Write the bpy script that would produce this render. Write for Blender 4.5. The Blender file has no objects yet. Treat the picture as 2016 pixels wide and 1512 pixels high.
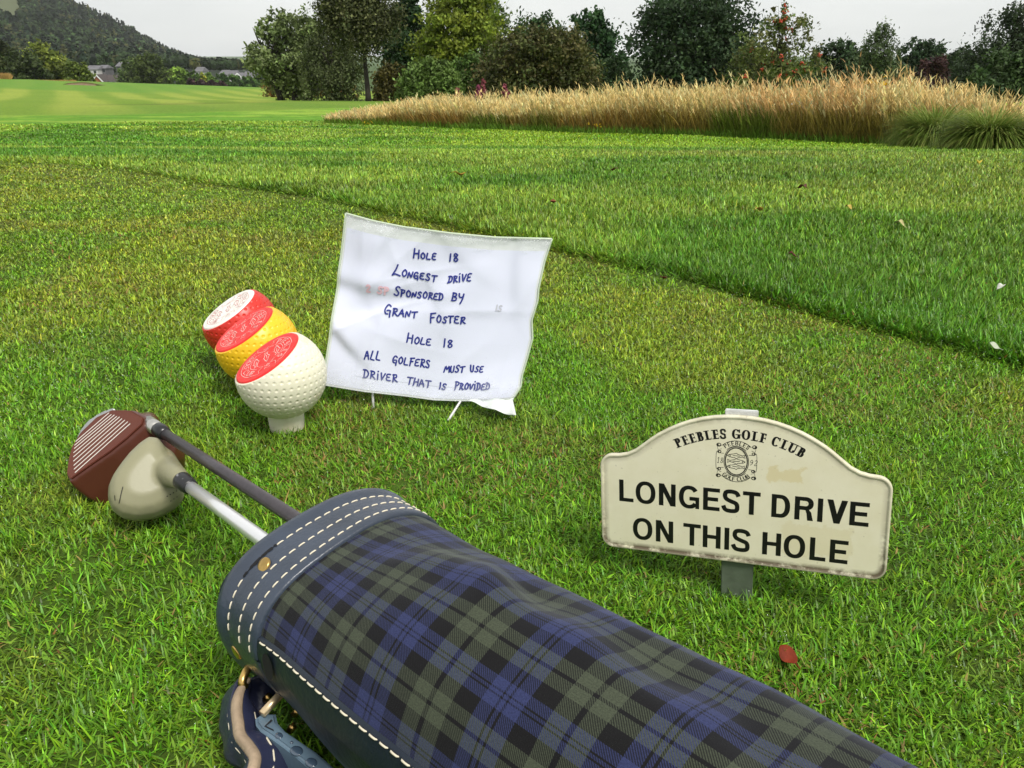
import bpy, bmesh, math, random
import numpy as np
from mathutils import Vector, Matrix
C = bpy.context.scene
COL = C.collection
rad = math.radians

# ---------------------------------------------------------------- camera
FPX = 1600.0                       # focal length in photo pixels (photo 2016 wide)
PITCH = rad(22.0)
CAMZ = 0.5
cam_d = bpy.data.cameras.new("camera"); cam = bpy.data.objects.new("camera", cam_d); COL.objects.link(cam)
cam_d.sensor_width = 36.0; cam_d.lens = 36.0 * FPX / 2016.0
cam_d.clip_start = 0.02; cam_d.clip_end = 20000
cam.location = (0, 0, CAMZ); cam.rotation_euler = (math.pi / 2 - PITCH, 0, 0)
C.camera = cam

# ---------------------------------------------------------------- world, sun, exposure
SUN_EL, SUN_AZ = rad(55), rad(140)          # azimuth clockwise from +Y (towards +X)
w = bpy.data.worlds.new("World"); C.world = w; w.use_nodes = True
nt = w.node_tree; N = nt.nodes; L = nt.links
bg = N["Background"]; bg.inputs[1].default_value = 0.1
sky = N.new("ShaderNodeTexSky"); sky.sky_type = 'NISHITA'; sky.sun_disc = False
sky.sun_elevation = SUN_EL; sky.sun_rotation = SUN_AZ
tc = N.new("ShaderNodeTexCoord"); mp = N.new("ShaderNodeMapping"); mp.inputs[3].default_value = (1.0, 1.0, 3.2)
cn = N.new("ShaderNodeTexNoise"); cn.inputs["Scale"].default_value = 1.6; cn.inputs["Detail"].default_value = 5
cr = N.new("ShaderNodeValToRGB")
cr.color_ramp.elements[0].position = 0.40; cr.color_ramp.elements[0].color = (5.3, 5.4, 5.5, 1)
cr.color_ramp.elements[1].position = 0.60; cr.color_ramp.elements[1].color = (7.0, 7.05, 7.0, 1)
mixw = N.new("ShaderNodeMix"); mixw.data_type = 'RGBA'; mixw.inputs[0].default_value = 0.93
L.new(tc.outputs["Generated"], mp.inputs[0]); L.new(mp.outputs[0], cn.inputs["Vector"]); L.new(cn.outputs["Fac"], cr.inputs[0])
L.new(sky.outputs[0], mixw.inputs[6]); L.new(cr.outputs[0], mixw.inputs[7]); L.new(mixw.outputs[2], bg.inputs[0])
sd = bpy.data.lights.new("sun", 'SUN'); sun = bpy.data.objects.new("sun", sd); COL.objects.link(sun)
sd.energy = 2.6; sd.angle = rad(20); sd.color = (1.0, 0.96, 0.90)
sv = Vector((math.sin(SUN_AZ) * math.cos(SUN_EL), math.cos(SUN_AZ) * math.cos(SUN_EL), math.sin(SUN_EL)))
sun.rotation_euler = sv.to_track_quat('Z', 'Y').to_euler()
C.view_settings.view_transform = 'Standard'; C.view_settings.look = 'None'
C.view_settings.exposure = 0.5; C.view_settings.gamma = 1.0; C.view_settings.use_curve_mapping = False
C.render.engine = 'CYCLES'
C.cycles.use_denoising = True; C.cycles.max_bounces = 6; C.cycles.diffuse_bounces = 3; C.cycles.glossy_bounces = 3
C.cycles.transmission_bounces = 4; C.cycles.transparent_max_bounces = 8; C.cycles.volume_bounces = 1
C.cycles.use_adaptive_sampling = True; C.cycles.adaptive_threshold = 0.015

# ---------------------------------------------------------------- geometry of the view (to read positions off the photo)
FW = np.array([0, math.cos(PITCH), -math.sin(PITCH)]); UP = np.array([0, math.sin(PITCH), math.cos(PITCH)]); RT = np.array([1.0, 0, 0])
CP = np.array([0, 0, CAMZ])
def ray(x, y): return RT * (x - 1008) / FPX - UP * (y - 756) / FPX + FW
def atz(x, y, z=0.0):
    r = ray(x, y); return CP + r * ((z - CAMZ) / r[2])
def onplane(x, y, p, n):
    r = ray(x, y); return CP + r * (((p - CP) @ n) / (r @ n))
def atd(x, y, d):                      # point d metres ahead along +Y
    r = ray(x, y); return CP + r * (d / r[1])

# ---------------------------------------------------------------- small helpers
def link(o, parent=None):
    COL.objects.link(o)
    if parent is not None: o.parent = parent
    return o
def tag(o, label=None, cat=None, group=None, kind=None):
    if label: o["label"] = label
    if cat: o["category"] = cat
    if group: o["group"] = group
    if kind: o["kind"] = kind
    return o
def empty(name, loc, label=None, cat=None, group=None):
    o = bpy.data.objects.new(name, None); o.empty_display_size = 0.05
    link(o); o.location = loc
    return tag(o, label, cat, group)
def from_bm(name, bm, mat, parent=None, smooth=True):
    me = bpy.data.meshes.new(name); bm.normal_update(); bm.to_mesh(me); bm.free()
    return finish(name, me, mat, parent, smooth)
def finish(name, me, mat, parent, smooth=True):
    if smooth:
        me.polygons.foreach_set("use_smooth", [True] * len(me.polygons))
    for m in (mat if isinstance(mat, (list, tuple)) else [mat]): me.materials.append(m)
    o = bpy.data.objects.new(name, me)
    if parent is not None:               # geometry is given in world space; keep it there under the thing's Empty
        link(o, parent)
        p = parent; loc = Vector((0, 0, 0))
        while p is not None: loc += p.location; p = p.parent
        if o.data.users == 1: me.transform(Matrix.Translation(-loc))
    else: link(o)
    return o
def pymesh(name, verts, faces, mat, parent=None, smooth=True):
    me = bpy.data.meshes.new(name); me.from_pydata([tuple(v) for v in verts], [], faces); me.update()
    return finish(name, me, mat, parent, smooth)
def npmesh(name, V, quads=None, tris=None, cols=None, mat=None, parent=None, smooth=False, uvs=None):
    """V (n,3); quads (m,4); tris (k,3); cols (n,3) per-vertex colour"""
    me = bpy.data.meshes.new(name)
    V = np.ascontiguousarray(V, dtype=np.float32)
    parts = []; tot = []
    if quads is not None and len(quads): parts.append(np.asarray(quads, np.int32).ravel()); tot.append(np.full(len(quads), 4, np.int32))
    if tris is not None and len(tris): parts.append(np.asarray(tris, np.int32).ravel()); tot.append(np.full(len(tris), 3, np.int32))
    li = np.concatenate(parts); lt = np.concatenate(tot); ls = np.concatenate([[0], np.cumsum(lt)[:-1]]).astype(np.int32)
    me.vertices.add(len(V)); me.vertices.foreach_set("co", V.ravel())
    me.loops.add(len(li)); me.loops.foreach_set("vertex_index", li)
    me.polygons.add(len(lt)); me.polygons.foreach_set("loop_start", ls); me.polygons.foreach_set("loop_total", lt)
    if smooth: me.polygons.foreach_set("use_smooth", np.ones(len(lt), bool))
    if cols is not None:
        a = me.color_attributes.new("Col", 'FLOAT_COLOR', 'POINT')
        c4 = np.ones((len(V), 4), np.float32); c4[:, :3] = cols; a.data.foreach_set("color", c4.ravel())
    if uvs is not None:
        ul = me.uv_layers.new(name="UVMap"); ul.data.foreach_set("uv", np.ascontiguousarray(uvs[li], np.float32).ravel())
    me.update(calc_edges=True)
    return finish(name, me, mat, parent, False)

def hash2(ix, iy, seed):
    h = (ix.astype(np.int64) * 374761393 + iy.astype(np.int64) * 668265263 + seed * 1442695041) & 0xffffffff
    h = ((h ^ (h >> 13)) * 1274126177) & 0xffffffff
    return ((h ^ (h >> 16)) & 0xffff) / 65535.0
def vn(x, y, seed=0):
    x = np.asarray(x, float); y = np.asarray(y, float)
    ix = np.floor(x); iy = np.floor(y); fx = x - ix; fy = y - iy
    fx = fx * fx * (3 - 2 * fx); fy = fy * fy * (3 - 2 * fy)
    a = hash2(ix, iy, seed); b = hash2(ix + 1, iy, seed); c = hash2(ix, iy + 1, seed); d = hash2(ix + 1, iy + 1, seed)
    return (a * (1 - fx) + b * fx) * (1 - fy) + (c * (1 - fx) + d * fx) * fy
def fbm(x, y, seed=0, o=4):
    s = 0; a = 0.5; t = 0
    for i in range(o):
        s = s + a * vn(x * 2 ** i, y * 2 ** i, seed + 17 * i); t += a; a *= 0.5
    return s / t
def sst(a, b, x):
    t = np.clip((np.asarray(x, float) - a) / (b - a), 0, 1); return t * t * (3 - 2 * t)

# ---------------------------------------------------------------- materials
def newmat(name):
    m = bpy.data.materials.new(name); m.use_nodes = True
    return m, m.node_tree.nodes, m.node_tree.links, m.node_tree.nodes["Principled BSDF"]
def mat(name, col, rough=0.5, metal=0.0, spec=0.5, var=0.0, vscale=20.0, var_col=None, bump=0.0, bscale=200.0, coat=0.0, lo=0.4, hi=0.65):
    m, n, l, p = newmat(name)
    p.inputs["Base Color"].default_value = (*col, 1); p.inputs["Roughness"].default_value = rough
    p.inputs["Metallic"].default_value = metal; p.inputs["Specular IOR Level"].default_value = spec
    p.inputs["Coat Weight"].default_value = coat; p.inputs["Coat Roughness"].default_value = 0.15
    t = n.new("ShaderNodeTexCoord")
    if var > 0 or var_col is not None:
        ns = n.new("ShaderNodeTexNoise"); ns.inputs["Scale"].default_value = vscale; ns.inputs["Detail"].default_value = 6
        l.new(t.outputs["Object"], ns.inputs["Vector"])
        r = n.new("ShaderNodeValToRGB"); r.color_ramp.elements[0].position = lo; r.color_ramp.elements[1].position = hi
        v2 = var_col if var_col is not None else tuple(c * (1 - var) for c in col)
        r.color_ramp.elements[0].color = (*col, 1); r.color_ramp.elements[1].color = (*v2, 1)
        l.new(ns.outputs["Fac"], r.inputs[0]); l.new(r.outputs[0], p.inputs["Base Color"])
    if bump > 0:
        nb = n.new("ShaderNodeTexNoise"); nb.inputs["Scale"].default_value = bscale; nb.inputs["Detail"].default_value = 4
        b = n.new("ShaderNodeBump"); b.inputs["Strength"].default_value = bump; b.inputs["Distance"].default_value = 0.002
        l.new(t.outputs["Object"], nb.inputs["Vector"]); l.new(nb.outputs["Fac"], b.inputs["Height"]); l.new(b.outputs[0], p.inputs["Normal"])
    return m
def leafmat(name, transl=0.35, rough=0.5, spec=0.3):
    m, n, l, p = newmat(name)
    a = n.new("ShaderNodeVertexColor"); a.layer_name = "Col"
    p.inputs["Roughness"].default_value = rough; p.inputs["Specular IOR Level"].default_value = spec
    l.new(a.outputs[0], p.inputs["Base Color"])
    tr = n.new("ShaderNodeBsdfTranslucent"); l.new(a.outputs[0], tr.inputs[0])
    mx = n.new("ShaderNodeMixShader"); mx.inputs[0].default_value = transl
    l.new(p.outputs[0], mx.inputs[1]); l.new(tr.outputs[0], mx.inputs[2]); l.new(mx.outputs[0], n["Material Output"].inputs[0])
    return m
M_blade = leafmat("grass_blade", 0.30, 0.42, 0.35)
M_leaf = leafmat("foliage", 0.32, 0.6, 0.2)
M_straw = leafmat("straw", 0.30, 0.6, 0.2)
M_bark = mat("bark", (0.035, 0.028, 0.022), 0.9, var=0.6, vscale=3, bump=0.6, bscale=12)

def tube(bm, path, radii, n=10, cap=True):
    path = [Vector(p) for p in path]; rings = []
    if not hasattr(radii, '__len__'): radii = [radii] * len(path)
    prev = None
    for i, p in enumerate(path):
        d = (path[min(i + 1, len(path) - 1)] - path[max(i - 1, 0)]).normalized()
        if prev is None:
            u = d.orthogonal().normalized()
        else:
            u = (prev - d * prev.dot(d)).normalized()
        prev = u; v = d.cross(u)
        rings.append([bm.verts.new(p + (u * math.cos(2 * math.pi * k / n) + v * math.sin(2 * math.pi * k / n)) * radii[i]) for k in range(n)])
    for a, b in zip(rings[:-1], rings[1:]):
        for k in range(n):
            bm.faces.new((a[k], a[(k + 1) % n], b[(k + 1) % n], b[k]))
    if cap:
        bm.faces.new(rings[0][::-1]); bm.faces.new(rings[-1])
def catmull(pts, sub=6, closed=False):
    P = np.asarray(pts, float); n = len(P)
    if n < 3 and not closed:
        return P
    out = []
    rng = range(n) if closed else range(n - 1)
    for i in rng:
        if closed: p0, p1, p2, p3 = P[(i - 1) % n], P[i], P[(i + 1) % n], P[(i + 2) % n]
        else: p0, p1, p2, p3 = P[max(i - 1, 0)], P[i], P[i + 1], P[min(i + 2, n - 1)]
        for k in range(sub):
            t = k / sub
            out.append(0.5 * ((2 * p1) + (-p0 + p2) * t + (2 * p0 - 5 * p1 + 4 * p2 - p3) * t * t + (-p0 + 3 * p1 - 3 * p2 + p3) * t ** 3))
    if not closed: out.append(P[-1])
    return np.array(out)

# ---------------------------------------------------------------- terrain
_PY = np.array([-5, 0, 3.4, 5.5, 9, 12, 16, 30, 45, 60, 110, 135, 180, 260, 380, 700, 20000.])
_PZ = np.array([0, 0, 0, -.11, -.41, -.52, -.65, -1.05, -1.46, -1.85, -2.55, -3.35, -5.4, -10, -13, -14, -14.])
_yy = np.concatenate([np.linspace(-5, 60, 1301), np.geomspace(60.1, 20000, 900)])
_zz = np.interp(_yy, _PY, _PZ)
_k = np.ones(41) / 41; _zz[:1301] = np.convolve(np.pad(_zz[:1301], 20, mode='edge'), _k, 'valid')
def terr(x, y):
    x = np.asarray(x, float); y = np.asarray(y, float)
    z = np.interp(y, _yy, _zz)
    tilt = -0.033 * (np.clip(x, -75, 10) + 62) * sst(25, 110, y)
    z = z + tilt * (1 - sst(300, 500, y))
    z = z + 0.05 * (fbm(x * .25, y * .25, 5, 3) - .5) * sst(3, 8, y) + 0.012 * (fbm(x * 2.2, y * 2.2, 9, 2) - .5)
    q = ((x + 14.0) / 3.0) ** 2 + ((y - 38.0) / 6) ** 2
    z = z - 0.22 * np.exp(-q)
    return z
def tz(x, y): return float(terr(np.array([x]), np.array([y]))[0])
def onground(px, py, dz=0.0):
    lo, hi = 0.2, 400.0
    r = ray(px, py)
    ds = np.geomspace(0.2, 400, 4000)
    P = CP + np.outer(ds / r[1], r)
    below = P[:, 2] < terr(P[:, 0], P[:, 1]) + dz
    i = int(np.argmax(below)) if below.any() else len(ds) - 1
    return P[i]

# the edge where the short tee turf meets the longer rough, as y(x)
_ex = np.array([-12, -6, -3.4, -2.6, -1.95, -0.72, 0.12, 0.5, 0.87, 1.3, 2.2, 4])
_ey = np.array([6.2, 5.6, 5.05, 4.75, 4.2, 3.08, 2.23, 1.74, 1.29, 0.72, -0.4, -2.5])
def edge_d(x, y):                         # >0 in the rough, metres (vertical distance scaled to be about perpendicular)
    return (y - np.interp(x, _ex, _ey) - 0.10 * (vn(x * 2.5, x * 0, 3) - .5)) * 0.72
def grass_tint(x, y):
    """the turf colour: species, dryness, mowing, and the painted shade of a fairway hollow"""
    e = edge_d(x, y)
    rough = sst(-0.02, 0.05, e)[..., None]
    n1 = fbm(x * 3.1, y * 3.1, 21, 4)[..., None]; n2 = fbm(x * 9, y * 9, 31, 3)[..., None]; n3 = fbm(x * .7, y * .7, 41, 3)[..., None]
    tee = np.array([.165, .345, .018]) * (1 - sst(.42, .68, n1)) + np.array([.27, .38, .030]) * sst(.42, .68, n1)
    tee = tee * (1 - .30 * sst(.5, .72, n2)) + np.array([.24, .24, .05]) * .30 * sst(.5, .72, n2)
    far = sst(1.8, 4.5, y)[..., None]
    tee = tee * (1 - .55 * far) + np.array([.27, .385, .040]) * .55 * far
    tee = tee * (0.85 + .3 * n3)
    s = fbm(x * .7 + 3, y * 1.25, 51, 4)[..., None]; s2 = fbm(x * .9 + y * .5, y * 3.2, 57, 3)[..., None]
    ro = np.array([.115, .285, .022]) * (1 - sst(.40, .60, s)) + np.array([.245, .405, .048]) * sst(.40, .60, s)
    ro = ro * (.70 + .60 * s2)
    oliv = (sst(.3, 2.5, x) * sst(7.5, 4, y) * .6)[..., None]; ro = ro * (1 - oliv) + np.array([.20, .30, .045]) * oliv
    yel = (sst(.55, .75, fbm(x * .8, y * 1.4, 63, 3)) * sst(2, 6, y) * sst(-1, 2, x))[..., None]
    ro = ro * (1 - .5 * yel) + np.array([.27, .32, .06]) * .5 * yel
    lime = (sst(6.5, 9.5, y + .12 * x) * sst(-3, 1, x))[..., None]
    ro = ro * (1 - .55 * lime) + np.array([.27, .47, .020]) * .55 * lime
    t = tee * (1 - rough) + ro * rough
    # fairway beyond
    fb = 19.0 + 1.2 * (vn(x * .3, y * 0, 71) - .5)
    fw = (sst(-1.0, 1.5, y - fb - np.maximum(0, x + 9) * 1.1))[..., None]
    ang = np.arctan2(x, y + 6)
    stripe = .5 + .5 * np.sin((x * .883 + y * .469) * 2 * math.pi / 4.2 + .8 * (vn(x * .08, y * .08, 77) - .5)); cross = .5 + .5 * np.sin((y - .25 * x) * .42)
    st = (sst(.2, .8, stripe) * .8 + sst(.2, .8, cross) * .12 + .08 * fbm(x * .12, y * .05, 79, 3))[..., None]
    f = np.array([.145, .265, .026]) * (1 - st) + np.array([.265, .36, .055]) * st
    right = sst(-14, -8, x + .06 * (y - 30))[..., None]
    f = f * (1 - .75 * right) + np.array([.120, .24, .026]) * .75 * right
    q = (np.exp(-((x + 13.8) / 2.4) ** 4 - ((y - 37.5 - .25 * (x + 13.8)) / 5.0) ** 2))[..., None]  # fairway hollow: the dip's shade painted into the turf as a darker, browner patch
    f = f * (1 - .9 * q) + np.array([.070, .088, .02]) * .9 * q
    t = t * (1 - fw) + f * fw
    fr = sst(86, 92, y + .3 * (x + 60))[..., None] * (1 - sst(-40, -30, x))[..., None]   # rough at the far left crest
    t = t * (1 - .8 * fr) + np.array([.11, .26, .03]) * .8 * fr
    nr = (1 - sst(1.2, 2.2, y))[..., None]
    t = t * (np.array([1.08, 1.0, .92]) * (1 - nr) + np.array([.90, .96, .80]) * nr)
    return np.clip(t, 0.003, 1)

# ================================================================ GROUND
rng = np.random.default_rng(7)
def build_ground():
    na = 300
    az = np.concatenate([np.linspace(-180, -52, 40)[:-1], np.linspace(-52, 46, na), np.linspace(46, 180, 44)[1:-1]]) * math.pi / 180
    na = len(az)
    rr = np.concatenate([[0.02], np.geomspace(0.2, 420, 420), np.geomspace(440, 16000, 30)])
    A, R_ = np.meshgrid(az, rr)
    X = R_ * np.sin(A); Y = R_ * np.cos(A)
    Z = terr(X, Y)
    V = np.stack([X, Y, Z], -1).reshape(-1, 3)
    nr = len(rr)
    i = np.arange(nr - 1)[:, None]; j = np.arange(na)[None, :]
    j2 = (j + 1) % na
    Q = np.stack([i * na + j + 0 * i, i * na + j2 + 0 * i, (i + 1) * na + j2, (i + 1) * na + j], -1).reshape(-1, 4)[:, ::-1]
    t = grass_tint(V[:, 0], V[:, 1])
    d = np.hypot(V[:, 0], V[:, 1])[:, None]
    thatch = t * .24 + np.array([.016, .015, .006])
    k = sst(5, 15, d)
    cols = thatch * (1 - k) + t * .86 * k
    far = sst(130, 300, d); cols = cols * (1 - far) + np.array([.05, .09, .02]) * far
    m, n, l, p = newmat("turf_ground")
    a = n.new("ShaderNodeVertexColor"); a.layer_name = "Col"
    p.inputs["Roughness"].default_value = .9; p.inputs["Specular IOR Level"].default_value = .15
    geo = n.new("ShaderNodeNewGeometry"); ns = n.new("ShaderNodeTexNoise"); ns.inputs["Scale"].default_value = 9; ns.inputs["Detail"].default_value = 8; ns.inputs["Roughness"].default_value = .75
    l.new(geo.outputs["Position"], ns.inputs["Vector"])
    r = n.new("ShaderNodeValToRGB"); r.color_ramp.elements[0].position = .32; r.color_ramp.elements[0].color = (.62, .62, .60, 1); r.color_ramp.elements[1].position = .68; r.color_ramp.elements[1].color = (1.3, 1.3, 1.25, 1)
    l.new(ns.outputs["Fac"], r.inputs[0])
    mx = n.new("ShaderNodeMix"); mx.data_type = 'RGBA'; mx.blend_type = 'MULTIPLY'; mx.inputs[0].default_value = 1
    l.new(a.outputs[0], mx.inputs[6]); l.new(r.outputs[0], mx.inputs[7]); l.new(mx.outputs[2], p.inputs["Base Color"])
    b = n.new("ShaderNodeBump"); b.inputs["Strength"].default_value = .8; b.inputs["Distance"].default_value = .03
    l.new(ns.outputs["Fac"], b.inputs["Height"]); l.new(b.outputs[0], p.inputs["Normal"])
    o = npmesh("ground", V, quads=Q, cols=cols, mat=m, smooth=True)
    tag(o, kind="structure")
build_ground()

def blades(base, h, wd, az, lean, curl, colb, colt, seg=2, facing=None):
    """arching tapered blades. base (n,3), returns V,quads,tris,cols"""
    n = len(base)
    dirx, diry = np.sin(az), np.cos(az)
    fa = az + math.pi / 2 if facing is None else facing
    sx, sy = np.sin(fa), np.cos(fa)
    ts = np.linspace(0, 1, seg + 1)
    P = np.zeros((n, seg + 1, 3)); p = base.copy(); P[:, 0] = p
    for k in range(seg):
        a = lean + curl * (ts[k] + ts[k + 1]) / 2
        st = h / seg
        p = p + np.stack([dirx * np.sin(a) * st, diry * np.sin(a) * st, np.cos(a) * st], -1); P[:, k + 1] = p
    nv = 2 * seg + 1
    V = np.zeros((n, nv, 3), np.float32); Cc = np.zeros((n, nv, 3), np.float32)
    S = np.stack([sx, sy, 0 * sx], -1)
    for k in range(seg):
        wk = (wd * (1.0 if k == 0 else (1 - .35 * (k / seg))) * .5)[:, None]
        V[:, 2 * k] = P[:, k] - S * wk; V[:, 2 * k + 1] = P[:, k] + S * wk
        cc = colb * (1 - ts[k]) + colt * ts[k]
        Cc[:, 2 * k] = cc; Cc[:, 2 * k + 1] = cc
    V[:, nv - 1] = P[:, seg]; Cc[:, nv - 1] = colt
    o = (np.arange(n) * nv)[:, None]
    Q = np.concatenate([o + np.array([[2 * k, 2 * k + 1, 2 * k + 3, 2 * k + 2]]) for k in range(seg - 1)]) if seg > 1 else None
    T = o + np.array([[2 * seg - 2, 2 * seg - 1, 2 * seg]])
    return V.reshape(-1, 3), Q, T, Cc.reshape(-1, 3)

def merge(parts):
    Vs, Qs, Ts, Cs = [], [], [], []; off = 0
    for V, Q, T, Cc in parts:
        Vs.append(V); Cs.append(Cc)
        if Q is not None: Qs.append(Q + off)
        if T is not None: Ts.append(T + off)
        off += len(V)
    return np.concatenate(Vs), (np.concatenate(Qs) if Qs else None), (np.concatenate(Ts) if Ts else None), np.concatenate(Cs)

def build_turf():
    n0 = 150000; r0 = 1.15; r1 = 17.0; dth = 1.42
    c1 = int(n0 * dth * (r0 ** 2 - .36 ** 2) / 2); c2 = int(n0 * dth * r0 ** 2 * math.log(r1 / r0))
    r = np.concatenate([np.sqrt(rng.uniform(.36 ** 2, r0 ** 2, c1)), r0 * np.exp(rng.uniform(0, 1, c2) * math.log(r1 / r0))])
    a = rng.uniform(-dth / 2, dth / 2, len(r))
    x = r * np.sin(a); y = r * np.cos(a)
    # keep clear of the tall grass bank and thin where it is bare
    bare = fbm(x * 5.5, y * 5.5, 91, 3)
    keep = rng.uniform(0, 1, len(r)) > .55 * sst(.60, .75, bare)
    e = edge_d(x, y)
    keep &= ~((e > -.02) & (e < 0.01) & (rng.uniform(0, 1, len(r)) < .3))
    keep &= y < bank_front(x) + .3
    x, y, r, e = x[keep], y[keep], r[keep], e[keep]; n = len(x)
    ro = sst(-.01, .06, e)
    clump = fbm(x * 14, y * 14, 95, 2)
    lum = rng.uniform(0, 1, n)
    near = np.clip(1.35 - r, 0, 1)
    h_t = rng.uniform(.007, .015, n) * (.75 + .6 * clump) * (1 + .10 * near)
    tall = rng.uniform(0, 1, n) < .025; h_t[tall] *= 1.6
    h_r = rng.uniform(.018, .036, n) * (.75 + .6 * clump) * (1 + .20 * np.exp(-((e - .05) / .06) ** 2))
    h = h_t * (1 - ro) + h_r * ro
    wd = (rng.uniform(.0011, .0024, n) * (1 - ro) + rng.uniform(.0016, .0028, n) * ro) * np.maximum(1, r / r0) ** .95
    az = rng.uniform(0, 2 * math.pi, n)
    # in the rough most blades lie one way, over the tee edge
    lean = (rng.uniform(.15, 1.25, n)) * (1 - ro) + rng.uniform(.05, .65, n) * ro
    over = np.exp(-((e - .03) / .06) ** 2)
    az = np.where(rng.uniform(0, 1, n) < over * .6, math.pi + rng.normal(0, .5, n) + .6, az)
    lean = lean + over * .35
    curl = rng.uniform(.1, .9, n)
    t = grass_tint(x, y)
    br = rng.lognormal(-.03, .42, n)[:, None]
    hue = rng.normal(0, .16, n)[:, None]
    ct = t * br * np.concatenate([1 + hue, np.ones((n, 1)), 1 + .6 * rng.normal(0, .3, n)[:, None]], 1)
    dry = fbm(x * 4.2, y * 4.2, 99, 3)
    pd = (.022 + .16 * sst(.54, .74, dry)) * (1 - ro) * (1 - .6 * sst(1.5, 3, y)) + .02 * ro
    u = rng.uniform(0, 1, n)
    straw = np.array([.38, .28, .08]) * rng.uniform(.6, 1.2, n)[:, None]
    rust = np.array([.36, .17, .05]) * rng.uniform(.5, 1.1, n)[:, None]
    ct = np.where((u < pd)[:, None], straw, ct); ct = np.where((u < pd * .28)[:, None], rust, ct)
    az2 = az
    lean = np.where(u < pd, np.maximum(lean, .8), lean)
    ct = np.clip(ct, .004, .9)
    broad = (rng.uniform(0, 1, n) < .018) & (ro < .5) & (r < 2.5)
    wd = np.where(broad, wd * 2.8, wd); h = np.where(broad, h * .8, h); lean = np.where(broad, 1.1, lean)
    cb = np.clip(ct * .75 + np.array([.02, .018, .004]), .004, .9)
    base = np.stack([x, y, terr(x, y) - .001], -1)
    V, Q, T, Cc = blades(base, h, wd, az2, lean, curl, cb, ct, 2)
    tips = V.reshape(-1, 5, 3)[:, 4]
    sel = np.where((r < 1.9) & (tips[:, 2] > .006))[0]; sel = rng.choice(sel, 5200, replace=False)
    bm = bmesh.new(); bmesh.ops.create_icosphere(bm, subdivisions=1, radius=1.0)
    U_ = np.array([v.co[:] for v in bm.verts]); Tf = np.array([[v.index for v in f.verts] for f in bm.faces]); bm.free()
    rd_ = (rng.uniform(.00032, .00075, len(sel)) * np.clip(r[sel], .8, 1.4))[:, None, None]
    DV = (tips[sel][:, None, :] + U_[None] * rd_).reshape(-1, 3); DT = (np.arange(len(sel)) * len(U_))[:, None, None] + Tf[None]
    md_, n_, l_, p_ = newmat("dew_water"); p_.inputs["Base Color"].default_value = (.95, 1, .95, 1); p_.inputs["Roughness"].default_value = .02; p_.inputs["IOR"].default_value = 1.33; p_.inputs["Transmission Weight"].default_value = .75
    tag(npmesh("dew_drops", DV, tris=DT.reshape(-1, 3), mat=md_, smooth=True), "tiny dew drops on the tips of the turf grass", kind="stuff")
    parts = [(V, Q, T, Cc)]
    V, Q, T, Cc = merge(parts)
    o = npmesh("turf_grass", V, quads=Q, tris=T, cols=Cc, mat=M_blade)
    tag(o, "green mown turf grass with yellowish dry blades covering the tee and rough", kind="stuff")
# front line of the long-grass bank, y(x)
_bp = np.array([onground(px, py)[:2] for px, py in [(640, 243), (700, 246), (780, 249), (900, 254), (1060, 259), (1240, 265), (1400, 270), (1560, 277), (1760, 287), (1900, 290), (2016, 290), (2200, 296)]])
def bank_front(x):
    x = np.asarray(x, float)
    y = np.interp(x, _bp[:, 0], _bp[:, 1])
    return np.where(x < _bp[0, 0] - .05, 60.0, y)
build_turf()

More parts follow.
